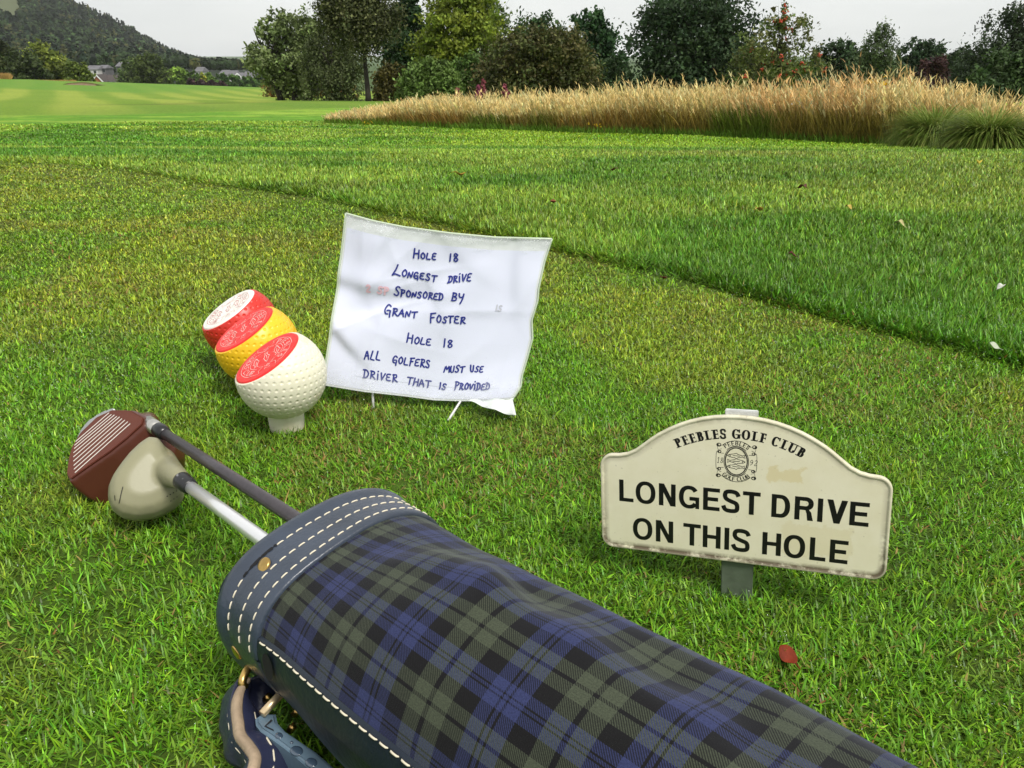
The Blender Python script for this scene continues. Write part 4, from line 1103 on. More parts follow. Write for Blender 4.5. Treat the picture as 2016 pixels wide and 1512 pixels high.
def build_bag():
    tail = BS(np.array(-.85), np.array(-90.0))
    root = empty("golf_bag", (BC[0], BC[1], 0.0), "blue and green tartan golf bag with navy leather collar lying on the grass", "golf bag")
    navy = mat("navy_leather", (.034, .047, .072), .36, spec=.6, var=.45, vscale=18, bump=.25, bscale=260, coat=.15)
    dark = mat("dark_lining", (.012, .014, .018), .8)
    thread = mat("cream_thread", (.66, .60, .46), .8)
    brass = mat("brass", (.80, .52, .17), .28, metal=1.0, var=.35, vscale=90)
    panel_m = mat("worn_navy_leather", (.007, .013, .024), .42, spec=.4, var_col=(.014, .021, .030), vscale=16, bump=.4, bscale=170)
    S_ = np.concatenate([np.linspace(-.045, -.40, 200), np.linspace(-.405, -.88, 60)]); T_ = np.linspace(-180, 180, 361)
    bag_patch("bag_body", S_, T_, 0.0, tartan(), root)
    # lower leather panel, from the seam round underneath
    TP = np.concatenate([np.linspace(160.5, 166, 8), np.linspace(168, 300, 60)])
    S2, T2 = np.meshgrid(S_, TP, indexing='ij')
    # the seam wanders from 167 deg at the collar to 161 deg further down
    seam = lambda s: 161.2 + 5.6 * np.exp((np.asarray(s) + .05) / .07)
    T2 = seam(S2) + (T2 - 160.5)
    lf = .0022 * sst(0, 1.2, T2 - seam(S2)) + .0002
    P = BS(S2, T2, lf).reshape(-1, 3); nt_ = len(TP)
    i = np.arange(len(S_) - 1)[:, None]; j = np.arange(nt_ - 1)[None, :]
    Q = np.stack([i * nt_ + j, i * nt_ + j + 1, (i + 1) * nt_ + j + 1, (i + 1) * nt_ + j], -1).reshape(-1, 4)
    pan = npmesh("leather_panel", P, quads=Q, mat=panel_m, parent=root, smooth=True)
    bm = bmesh.new(); ss = np.linspace(-.058, -.60, 300)
    pp = BS(ss, seam(ss) + 2.0, .0024 + 0 * ss); ax = BC + BA * ss[:, None]
    dashes(bm, pp, pp - ax, .0075, .0024, .00068, .0008); from_bm("panel_stitching", bm, thread, pan)
    # collar: piped rim, body, folded lower edge
    prof = [(.004, -.007), (.0065, -.004), (.0075, .0005), (.006, .0045), (.002, .0072), (-.003, .0075), (-.0075, .0060), (-.011, .0046), (-.013, .0042), (-.016, .0044), (-.022, .0042), (-.034, .0040), (-.046, .0037), (-.0530, .0034), (-.0545, .0022), (-.0545, -.001)]
    T3 = np.linspace(-180, 180, 241)
    Sg = np.array([a for a, b in prof])[:, None] + 0 * T3[None]; Lg = np.array([b for a, b in prof])[:, None] + 0 * T3[None]; Tg = T3[None] + 0 * Sg
    # edge of the collar dips a little towards the middle of the flat side
    wave = .004 * np.exp(-((Tg - 112) / 26.0) ** 2) * sst(-.012, -.05, Sg) * 0 + .0025 * np.sin(np.radians(Tg * 2.2)) * (1 - sst(-.05, -.01, Sg))
    P = BS(Sg + wave, Tg, Lg).reshape(-1, 3); nt_ = len(T3)
    i = np.arange(len(prof) - 1)[:, None]; j = np.arange(nt_ - 1)[None, :]
    Q = np.stack([i * nt_ + j, i * nt_ + j + 1, (i + 1) * nt_ + j + 1, (i + 1) * nt_ + j], -1).reshape(-1, 4)
    collar = npmesh("collar", P, quads=Q, mat=navy, parent=root, smooth=True)
    bm = bmesh.new(); tt = np.linspace(14, 181, 240)
    for s0, lf_ in ((-.0128, .0040), (-.030, .0038), (-.0455, .0034)):
        tq = tt if s0 != -.0128 else tt
        wv = .0025 * np.sin(np.radians(tq * 2.2)) * (1 - sst(-.05, -.01, np.full_like(tq, s0)))
        pts = BS(s0 + wv, tq, np.full_like(tq, lf_)); ax = BC + BA * (s0 + wv)[:, None]
        if s0 == -.0128:
            for a, b in ((0, 160), (193, 240)): dashes(bm, pts[a:b], (pts - ax)[a:b], .0062, .0024, .00062, .0007)
        else: dashes(bm, pts, pts - ax, .0062, .0024, .00062, .0007)
    from_bm("collar_stitching", bm, thread, collar)
    # a rip where the stitches have gone
    tr_ = np.linspace(124, 148, 26); rgx = random.Random(2)
    up_ = np.array([.0004 + .0034 * rgx.random() for _ in tr_]); up_[0] = up_[-1] = 0
    A = BS(-.0125 + up_, tr_, np.full_like(tr_, .0047)); B = BS(-.0125 - .6 * up_, tr_, np.full_like(tr_, .0047))
    V = list(A) + list(B); n_ = len(tr_)
    pymesh("torn_seam", V, [(k, k + 1, n_ + k + 1, n_ + k) for k in range(n_ - 1)], mat("torn_gap", (.004, .004, .005), .9), collar, smooth=False)
    # inner lining and the lip of the divider that shows past the collar
    Sg = np.array([.003, -.02, -.10, -.30]); bag_patch("lining", Sg, np.linspace(-180, 180, 121), -.0075, dark, root)
    T4 = np.linspace(140, 186, 60); prof = [(-.004, -.010), (.010, -.009), (.0150, -.0060), (.0162, -.0025), (.0150, .0000), (.008, -.001), (-.004, -.002)]
    k4 = np.sin(np.radians((T4 - 140) / 46 * 180)) ** .5
    Sg = np.array([a for a, b in prof])[:, None] * k4[None]; Lg = np.array([b for a, b in prof])[:, None] + 0 * Sg; Tg = T4[None] + 0 * Sg
    P = BS(Sg, Tg, Lg).reshape(-1, 3); nt_ = len(T4); i = np.arange(len(prof) - 1)[:, None]; j = np.arange(nt_ - 1)[None, :]
    Q = np.stack([i * nt_ + j, i * nt_ + j + 1, (i + 1) * nt_ + j + 1, (i + 1) * nt_ + j], -1).reshape(-1, 4)
    npmesh("inner_lip", P, quads=Q, mat=panel_m, parent=root, smooth=True)
    # rivets
    for s0, th in ((-.0215, 137.5), (-.012, 189.5)):
        p0 = BS(np.array(s0), np.array(th), np.array(.0042)); nn = p0 - (BC + BA * s0); nn /= np.linalg.norm(nn); e1 = np.cross(nn, BA); e1 /= np.linalg.norm(e1); e2 = np.cross(nn, e1)
        bm = bmesh.new(); prev = None; R_ = .0063
        for r_, h_ in ((R_, -.001), (R_, .0004), (R_ * .93, .0011), (R_ * .6, .0016), (0, .0018)):
            ring = [bm.verts.new(p0 + nn * h_ + (e1 * math.cos(a * math.pi / 14) + e2 * math.sin(a * math.pi / 14)) * r_) for a in range(28)] if r_ else [bm.verts.new(p0 + nn * h_)]
            if prev:
                for a in range(28):
                    if len(ring) > 1: bm.faces.new((prev[a], ring[a], ring[(a + 1) % 28], prev[(a + 1) % 28]))
                    else: bm.faces.new((prev[a], ring[0], prev[(a + 1) % 28]))
            prev = ring
        bmesh.ops.recalc_face_normals(bm, faces=bm.faces); from_bm("rivet", bm, brass, collar)
    # dark eyelet where the ring passes through the panel
    p0 = BS(np.array(-.072), np.array(176.0), np.array(.0030)); nn = p0 - (BC + BA * -.072); nn /= np.linalg.norm(nn); e1 = BA; e2 = np.cross(nn, e1)
    bm = bmesh.new(); bm.faces.new([bm.verts.new(p0 + e1 * .0075 * math.cos(a) + e2 * .010 * math.sin(a) + nn * .001) for a in np.linspace(0, 6.28, 25)[:-1]])
    from_bm("eyelet", bm, mat("eyelet_hole", (.003, .003, .003), .9), pan)
    Z = lambda px, py, z: atz(px, py, z)
    # brass link joining the strap
    bm = bmesh.new(); tube(bm, catmull([Z(548, 1292, .062), Z(520, 1296, .064), Z(500, 1303, .066), Z(486, 1320, .064), Z(477, 1342, .060), Z(482, 1352, .055)], 5), .0033, 10)
    link_ = from_bm("strap_link", bm, brass, root)
    bm = bmesh.new(); tube(bm, [Z(528, 1285, .060), Z(508, 1316, .060)], .0022, 8); tube(bm, [Z(531, 1292, .05), Z(540, 1320, .045)], .0035, 8)
    from_bm("ring_pin", bm, mat("dull_brass", (.22, .13, .06), .4, metal=.8), link_)
    # carry strap: two thick leather plies seen edge on, raw tan edge between them
    strap = empty("carry_strap", (0, 0, 0)); strap.parent = root; strap.location = -Vector(root.location)
    ctr = [(482, 1338, .056), (470, 1362, .054), (466, 1395, .052), (469, 1425, .050), (474, 1450, .050), (492, 1474, .050), (502, 1496, .050), (494, 1530, .050), (482, 1570, .048), (474, 1620, .046)]
    cp = catmull([Z(*c_) for c_ in ctr], 6)
    def ply(name, offs, wid, mt, dz0, dz1, thick, par):
        """strip along the strap; offs = sideways offset from its raw edge, bulging"""
        V = []; n_ = len(cp); m_ = 10
        for k in range(n_):
            t = cp[min(k + 1, n_ - 1)] - cp[max(k - 1, 0)]; t /= np.linalg.norm(t)
            view = CP - cp[k]; view /= np.linalg.norm(view); s = np.cross(t, view); s /= np.linalg.norm(s); u = np.cross(s, t)
            op = min(1.0, .25 + k / 14)
            for q_ in range(m_ + 1):
                f = q_ / m_
                V.append(cp[k] + s * (offs + wid * f * op) + u * (dz0 + (dz1 - dz0) * f + .003 * math.sin(math.pi * f) * (1 if wid * dz1 else 0)))
        m1 = m_ + 1
        Fc = [(k * m1 + q_, k * m1 + q_ + 1, (k + 1) * m1 + q_ + 1, (k + 1) * m1 + q_) for k in range(n_ - 1) for q_ in range(m_)]
        o = pymesh(name, V, Fc, mt, par); md = o.modifiers.new("t", 'SOLIDIFY'); md.thickness = thick; md.offset = 0
        return o, V, m1
    soft = mat("soft_navy_leather", (.020, .024, .055), .42, spec=.5, var_col=(.055, .052, .062), vscale=30, bump=.5, bscale=120, lo=.5, hi=.8)
    o1, V1, m1 = ply("outer_ply", -.0030, -.019, soft, .001, -.022, .0026, strap)
    o2, V2, _ = ply("inner_ply", .0030, .008, soft, .001, -.022, .0026, strap)
    ply("raw_edge", -.0030, .0060, mat("raw_tan_leather", (.40, .30, .20), .85, var=.3, vscale=50, bump=.5, bscale=200), .0016, .0016, .003, strap)
    bm = bmesh.new()
    for VV, col_, sg in ((V1, 5, 1), (V2, 4, 1)):
        pts = np.array([VV[k * m1 + col_] for k in range(len(cp))]); vw = CP - pts; vw /= np.linalg.norm(vw, axis=1)[:, None]
        dashes(bm, pts + vw * .0018, vw, .009, .0030, .0007, .0008)
    from_bm("strap_stitching", bm, thread, strap)
    # second strap end behind, with pale edge lines
    bm = bmesh.new()
    bk = [(496, 1335, .048), (508, 1355, .044), (506, 1385, .040), (498, 1412, .036), (492, 1440, .034)]
    # moulded carry handle: bar with a forked end held by a brass bar
    hm = mat("wet_blue_leather", (.13, .20, .26), .38, spec=.5, var=.35, vscale=26, bump=.25, bscale=150, coat=.35)
    hd = empty("carry_handle", (0, 0, 0)); hd.parent = root; hd.location = -Vector(root.location)
    # outline of its top face
    zt = .052
    tops = [(502, 1412), (520, 1398), (530, 1403), (542, 1402), (546, 1420), (560, 1436), (590, 1456), (622, 1478), (668, 1518), (720, 1566)]
    bots = [(503, 1424), (512, 1436), (530, 1448), (560, 1470), (590, 1494), (632, 1530), (680, 1575)]
    outl = [Z(px, py, zt) for px, py in tops] + [Z(px, py, zt) for px, py in bots[::-1]]
    bm = bmesh.new(); f = bm.faces.new([bm.verts.new(v) for v in outl]); bm.normal_update()
    if f.normal.z < 0: f.normal_flip()
    ex = bmesh.ops.extrude_face_region(bm, geom=[f]); vs = [g for g in ex['geom'] if isinstance(g, bmesh.types.BMVert)]
    for v in vs: v.co.z -= .024
    bmesh.ops.recalc_face_normals(bm, faces=bm.faces)
    bmesh.ops.bevel(bm, geom=[e for e in bm.edges if abs(e.verts[0].co.z - e.verts[1].co.z) < 1e-5], offset=.0022, segments=3, affect='EDGES')
    from_bm("handle_grip", bm, hm, hd, smooth=False)
    # fork: a slot pressed into the end
    slot = [Z(*q_, zt + .0004) for q_ in ((534, 1416), (520, 1430), (540, 1440), (538, 1436), (524, 1429), (537, 1419))]
    bm = bmesh.new(); bm.faces.new([bm.verts.new(v) for v in slot]); from_bm("end_slot", bm, mat("slot_dark", (.008, .01, .014), .6), hd, smooth=False)
    water = mat("rain_drop", (.045, .075, .115), .06, spec=.8, coat=1.0)
    for (px, py), r_ in (((549, 1448), .0027), ((584, 1478), .0042), ((613, 1501), .0038), ((574, 1462), .0012)):
        bm = bmesh.new(); bmesh.ops.create_uvsphere(bm, u_segments=20, v_segments=10, radius=1.0)
        c_ = Z(px, py, zt)
        for v in bm.verts:
            a_ = rad(-38); x_, y_ = v.co.x * r_ * 1.25, v.co.y * r_ * .92
            v.co = Vector((c_[0] + x_ * math.cos(a_) - y_ * math.sin(a_), c_[1] + x_ * math.sin(a_) + y_ * math.cos(a_), c_[2] + v.co.z * .0010))
        from_bm("rain_drop", bm, water, hd)
    bm = bmesh.new(); tube(bm, [Z(569, 1349, .060), Z(542, 1378, .058), Z(516, 1406, .056)], .0032, 8); hb = from_bm("handle_bar", bm, mat("pale_brass", (.86, .66, .40), .3, metal=.85), hd)
    bm = bmesh.new(); ringc = [Z(px, py, z_) for px, py, z_ in ((576, 1352, .058), (572, 1360, .056), (575, 1372, .053), (582, 1388, .050), (588, 1390, .050), (586, 1372, .054), (582, 1356, .058))]
    tube(bm, catmull(ringc, 5, closed=True), .0016, 8); from_bm("handle_ring", bm, brass, hd)
    for pa, pb in (((577, 1408), (591, 1396)), ((568, 1440), (580, 1428)), ((522, 1378), (531, 1370)), ((521, 1352), (528, 1347))):
        bm = bmesh.new(); tube(bm, [Z(*pa, .036), Z(*pb, .040)], .0028, 8); from_bm("buckle_prong", bm, brass, hd)
    # the loop of strap hanging behind the handle
    lp = catmull([Z(494, 1336, .050), Z(512, 1352, .040), Z(517, 1375, .032), Z(506, 1405, .026), Z(494, 1440, .022)], 6)
    V = []
    for k, p_ in enumerate(lp):
        V += [p_ + np.array([-.009, -.004, 0]), p_ + np.array([.009, .004, .002])]
    o = pymesh("strap_loop", V, [(2 * k, 2 * k + 1, 2 * k + 3, 2 * k + 2) for k in range(len(lp) - 1)], soft, strap); o.modifiers.new("t", 'SOLIDIFY').thickness = .002
    bm = bmesh.new(); tube(bm, [V[2 * k + 1] for k in range(len(lp))], .0011, 6); tube(bm, [V[2 * k] for k in range(len(lp))], .0011, 6); from_bm("loop_edge", bm, mat("pale_edge_paint", (.55, .52, .46), .6), strap)
    # closed tail of the bag
    bm = bmesh.new(); ring = BS(np.full(48, -.88), np.linspace(-180, 180, 49)[:-1], np.zeros(48)); bm.faces.new([bm.verts.new(v) for v in ring]); from_bm("bag_base", bm, navy, root, smooth=False)
build_bag()

# ================================================================ DRIVERS
def evaluated(o):
    dg = bpy.context.evaluated_depsgraph_get(); ev = o.evaluated_get(dg)
    me = bpy.data.meshes.new_from_object(ev, preserve_all_data_layers=True, depsgraph=dg)
    old = o.data; o.modifiers.clear(); o.data = me; me.name = old.name; bpy.data.meshes.remove(old)
    me.polygons.foreach_set("use_smooth", [True] * len(me.polygons))
def hull(bm, pts):
    vs = [bm.verts.new(p) for p in pts]; bmesh.ops.convex_hull(bm, input=vs)
    lone = [v for v in bm.verts if not v.link_faces]; bmesh.ops.delete(bm, geom=lone, context='VERTS')
def remeshed(name, builders, mt, root, vox=.0022, smooth=10):
    bm = bmesh.new()
    for b in builders: b(bm)
    bmesh.ops.recalc_face_normals(bm, faces=bm.faces)
    o = from_bm(name, bm, mt, root)
    m = o.modifiers.new("r", 'REMESH'); m.mode = 'VOXEL'; m.voxel_size = vox
    s = o.modifiers.new("s", 'SMOOTH'); s.factor = .5; s.iterations = smooth
    evaluated(o); return o

def shaft_line(root, P0, P1, r0, r1, mt, ext):
    d = (P1 - P0); L_ = np.linalg.norm(d); d = d / L_
    bm = bmesh.new(); E_ = P1 + d * ext
    tube(bm, [P0, P0 + d * L_ * .5, P1, E_], [r0, (r0 + r1) / 2, r1, r1 * 1.1], 20)
    return from_bm("shaft", bm, mt, root)

def build_brown():
    heel = atz(282, 833, .092); p0 = heel; toe_ = atz(133, 945, .031)
    N_ = np.cross(toe_ - heel, atz(222, 805, .086) - heel); N_ /= np.linalg.norm(N_)
    if N_ @ (CP - heel) < 0: N_ = -N_
    root = empty("golf_club", (heel[0], heel[1], 0), "brown driver with white score lines on its face and a dark graphite shaft", "golf club", "drivers lying in the golf bag")
    brown = mat("brown_lacquer", (.080, .022, .012), .36, spec=.35, var_col=(.08, .022, .013), vscale=26, coat=.12, lo=.45, hi=.7)
    fpx = [(222, 805), (262, 806), (287, 820), (284, 834), (250, 865), (216, 892), (175, 920), (136, 948), (129, 936), (133, 905), (140, 880), (157, 852), (190, 820)]
    F_ = [onplane(x, y, p0, N_) for x, y in fpx]
    ctr = np.mean(F_, 0)
    sole = onplane(170, 842, p0, N_) - onplane(215, 892, p0, N_); sole /= np.linalg.norm(sole)
    def body(bm):
        pts = [p - N_ * .001 for p in F_]
        T_ = toe_ - heel; T_ /= np.linalg.norm(T_); U_ = np.cross(N_, T_); U_ = U_ if U_[2] < 0 else -U_
        for p in F_: pts += [ctr + (p - ctr) * .96 - N_ * .030 + U_ * .012, ctr + (p - ctr) * .88 - N_ * .055 + U_ * .020]
        for dep, sc in ((.012, 1.05), (.030, 1.07), (.052, 1.04), (.074, .93), (.092, .70)):
            pts += [ctr + (p - ctr) * sc - N_ * dep for p in F_]
        hull(bm, pts)
    hos0 = atz(304, 841, .079); dS = np.array([.66, -.74, .10]); dS /= np.linalg.norm(dS)
    # shaft runs from the hosel into the bag mouth
    Pm = atz(606, 1037, .100); Pf = atz(300, 838, .086); dS = (Pm - Pf) / np.linalg.norm(Pm - Pf)
    def neck(bm):
        a = Pf - dS * .036 - N_ * .012
        tube(bm, [a, Pf - dS * .018 - N_ * .003, Pf - dS * .004], [.015, .0115, .0090], 16)
    o = remeshed("head", [body, neck], brown, root, .0020, 8)
    # face plate: flat, slightly proud, with white score lines
    ccx = np.array([onplane(205, 878, p0, N_)])[0]
    # score lines read on the face
    q = []
    ends = [((219.5, 808.5), (141, 876)), ((224.5, 811.5), (138, 884)), ((231, 812), (136.5, 891)), ((236, 814.5), (134.5, 900)), ((242, 815), (133.5, 909)), ((247, 818), (133, 918)), ((253, 820.5), (133, 927)), ((259, 823.5), (133, 935)), ((264, 827), (134.5, 942))]
    ends = [((a[0] + .06 * (b[0] - a[0]), a[1] + .06 * (b[1] - a[1])), (b[0] - .10 * (b[0] - a[0]), b[1] - .10 * (b[1] - a[1]))) for a, b in ends]
    plate_out = [ctr + (p - ctr) * .95 - N_ * .0006 for p in F_]
    bm = bmesh.new(); f = bm.faces.new([bm.verts.new(p) for p in plate_out]); bm.normal_update()
    if np.dot(np.array(f.normal), N_) < 0: f.normal_flip()
    ex = bmesh.ops.extrude_face_region(bm, geom=[f]); 
    for g in ex['geom']:
        if isinstance(g, bmesh.types.BMVert): g.co = g.co + Vector(N_) * .0016
    bmesh.ops.recalc_face_normals(bm, faces=bm.faces); bmesh.ops.bevel(bm, geom=bm.edges[:], offset=.0011, segments=3, affect='EDGES')
    face = from_bm("face", bm, mat("brown_face_insert", (.120, .032, .017), .55, spec=.25, var_col=(.11, .028, .016), vscale=40), root, smooth=False)
    V = []; Fc = []
    for a, b in ends:
        A, B = onplane(*a, p0 + N_ * .0012, N_), onplane(*b, p0 + N_ * .0012, N_); t = (B - A) / np.linalg.norm(B - A); s = np.cross(N_, t) * .0009
        i = len(V); V += [A - s, B - s, B + s, A + s]; Fc.append((i, i + 1, i + 2, i + 3))
    pymesh("score_lines", V, Fc, mat("white_line", (.72, .68, .60), .6), face, smooth=False)
    # silver sole plate seen along the upper left edge
    so = [(160, 842), (172, 828), (195, 812), (216, 803), (226, 802), (218, 809), (192, 822), (170, 842), (152, 864), (150, 862)]
    sp = [onplane(x, y, p0 - N_ * .010, N_) for x, y in so]
    def solep(bm): hull(bm, sp + [p - N_ * .03 + (ctr - p) * .15 for p in sp])
    remeshed("sole_plate", [solep], mat("silver_sole", (.42, .43, .42), .35, metal=.6, var=.25, vscale=60), root, .0018, 4)
    steel = mat("brushed_steel", (.62, .60, .55), .3, metal=.9, var=.25, vscale=70)
    blk = mat("black_ferrule", (.012, .012, .013), .3)
    bm = bmesh.new(); tube(bm, [Pf - dS * .012, Pf + dS * .018], [.0092, .0084], 24); from_bm("hosel", bm, steel, root)
    bm = bmesh.new(); tube(bm, [Pf + dS * .017, Pf + dS * .019, Pf + dS * .028, Pf + dS * .038], [.0086, .0092, .0090, .0068], 24); from_bm("ferrule", bm, blk, root)
    shaft_line(root, Pf + dS * .03, Pm, .0062, .0070, mat("graphite_shaft", (.045, .036, .040), .34, spec=.6, var=.3, vscale=200), .20)
build_brown()

def build_cream():
    zc = .045
    c0 = atz(285, 955, .050)
    Vw = CP - c0; Vw /= np.linalg.norm(Vw)
    up_ = np.array([.15, -.35, .92]); Qn = Vw * .8 + up_ * .45; Qn /= np.linalg.norm(Qn)
    root = empty("golf_club", (c0[0], c0[1], 0), "scuffed cream driver with a chrome shaft, lying in front of the brown one", "golf club", "drivers lying in the golf bag")
    cream = mat("scuffed_cream_paint", (.25, .24, .145), .50, spec=.35, var_col=(.13, .125, .085), vscale=17, lo=.46, hi=.80, coat=.1, bump=.08, bscale=140)
    opx = [(294, 868), (276, 880), (255, 900), (236, 924), (221, 946), (213, 966), (212, 990), (220, 1012), (240, 1027), (272, 1033), (310, 1026), (345, 1008), (362, 990), (364, 970), (352, 948), (340, 915), (326, 888), (312, 870)]
    opx = [(x, y - 8) for x, y in opx]
    O_ = [onplane(x, y, c0, Qn) for x, y in opx]; ctr = np.mean(O_, 0)
    facing = set(range(0, 6))
    def body(bm):
        pts = list(O_)
        for dep, sc in ((.012, .93), (.020, .78), (.025, .5)):
            pts += [ctr + (p - ctr) * sc + Qn * dep for p in O_]
        for i, p in enumerate(O_):
            fl = i in facing
            for dep, sc in ((-.014, 1.0 if fl else .97), (-.028, .99 if fl else .86), (-.040, .95 if fl else .62)):
                pts.append(ctr + (p - ctr) * sc + Qn * dep)
        pts = [np.array([p[0], p[1], max(p[2], .002)]) for p in pts]
        hull(bm, pts)
    Pf = atz(360, 948, .074); Pm = atz(530, 1072, .088); dS = (Pm - Pf) / np.linalg.norm(Pm - Pf)
    def neck(bm):
        h = atz(312, 905, .066); h2 = atz(326, 932, .060)
        tube(bm, [h * .5 + h2 * .5 - dS * .012, h * .45 + h2 * .55 + dS * .012, Pf - dS * .016, Pf], [.021, .0165, .0118, .0098], 20)
    remeshed("head", [body, neck], cream, root, .0020, 9)
    # scratches and alignment dots
    dk = mat("dark_scuff", (.03, .028, .02), .7)
    bm = bmesh.new()
    def mark(pts, r_):
        P = []
        for x, y in pts:
            # drop onto the crown by casting on the head mesh
            P.append((x, y))
        return P
    head = [o for o in root.children if o.name.startswith("head")][0]
    from mathutils.bvhtree import BVHTree
    bv = BVHTree.FromPolygons([v.co + root.location for v in head.data.vertices], [tuple(p.vertices) for p in head.data.polygons])
    def hit(x, y):
        r = Vector(ray(x, y)).normalized(); h = bv.ray_cast(Vector(CP), r)
        return np.array(h[0]) + np.array(h[1]) * .0002 if h[0] is not None else None
    def dot(x, y, r_):
        p = hit(x, y)
        if p is None: return
        h = bv.find_nearest(Vector(p)); nn = np.array(h[1]); e1 = np.cross(nn, [0, 0, 1.0]); e1 /= np.linalg.norm(e1); e2 = np.cross(nn, e1)
        bm.faces.new([bm.verts.new(p + nn * .0002 + (e1 * math.cos(a) + e2 * math.sin(a)) * r_) for a in np.linspace(0, 6.28, 11)[:-1]])
    for k in range(4): dot(329 + 6 * k, 977 - 3.5 * k, .0008)
    for k in range(3): dot(336 + 6 * k, 986 - 4 * k, .0007)
    from_bm("alignment_dots", bm, dk, head, smooth=False); bm = bmesh.new()
    for a, b in (((242, 959), (238, 975)), ((238, 975), (235, 990)), ((226, 976), (227, 985))):
        for t in np.linspace(0, 1, 14): dot(a[0] + (b[0] - a[0]) * t, a[1] + (b[1] - a[1]) * t, .0006)
    from_bm("scratches", bm, dk, head, smooth=False)
    bm = bmesh.new(); tube(bm, [Pf - dS * .003, Pf, Pf + dS * .019, Pf + dS * .022], [.0100, .0102, .0086, .0066], 24); from_bm("ferrule", bm, mat("worn_black_ferrule", (.016, .016, .017), .4, var_col=(.22, .22, .22), vscale=150, lo=.58, hi=.66), root)
    chrome = mat("chrome_shaft", (.86, .86, .86), .28, metal=.65, bump=.02, bscale=300)
    shaft_line(root, Pf + dS * .015, Pm, .0066, .0072, chrome, .20)
build_cream()

# ================================================================ TREES
def leaves_mesh(name, pts, nrm, size, cols, parent, aspect=1.5, droop=None):
    """one small folded-free leaf spray (a quad) per point"""
    rg = np.random.default_rng(len(pts)); n = len(pts)
    a = rg.normal(0, 1, (n, 3)); a /= np.linalg.norm(a, axis=1)[:, None]
    if droop is not None: a = a * (1 - droop) + np.array([0, 0, -1.0]) * droop; a /= np.linalg.norm(a, axis=1)[:, None]
    b = np.cross(a, nrm + rg.normal(0, .5, (n, 3))); b /= (np.linalg.norm(b, axis=1)[:, None] + 1e-9)
    s = (size * rg.uniform(.6, 1.4, n))[:, None]
    A = a * s * aspect * .5; B = b * s * .5
    V = np.stack([pts - A, pts + B * .9 - A * .1, pts + A, pts - B * .9 - A * .1], 1).reshape(-1, 3)
    Q = np.arange(4 * n).reshape(-1, 4)
    return npmesh(name, V, quads=Q, cols=np.repeat(cols, 4, 0), mat=M_leaf, parent=parent)

def crown_points(blobs, n, rg, clump=.16, per=26, shell=.55, droop=0.0, flat=1.0):
    """leaf positions in clumps spread through ellipsoid blobs (cx,cy,cz,rx,ry,rz)"""
    B = np.array(blobs); vol = (B[:, 3] * B[:, 4] * B[:, 5]) ** .67; pr = vol / vol.sum()
    per = int(per * 1.6); nc = max(3, n // per)
    k = rg.choice(len(B), nc, p=pr)
    d = rg.normal(0, 1, (nc, 3)); d /= np.linalg.norm(d, axis=1)[:, None]
    r = (shell + (1.14 - shell) * rg.uniform(0, 1, nc) ** .6)[:, None]
    cc = B[k, :3] + d * r * B[k, 3:6]
    cs = (B[k, 3:6].min(1) * clump * 1.12 * rg.uniform(.5, 1.6, nc))[:, None]
    j = np.repeat(np.arange(nc), per)
    off = rg.normal(0, 1, (len(j), 3)) * cs[j]; off[:, 2] *= flat
    if droop: off[:, 2] = off[:, 2] * (1 + 2.2 * droop) - np.abs(rg.normal(0, 1, len(j))) * cs[j][:, 0] * 2.2 * droop
    P = cc[j] + off
    nr = (d[j] * .6 + np.array([0, 0, .6])); 
    lum = rg.lognormal(0, .28, nc)[j]
    hue = rg.uniform(0, 1, nc)[j]
    return P, nr, lum, hue

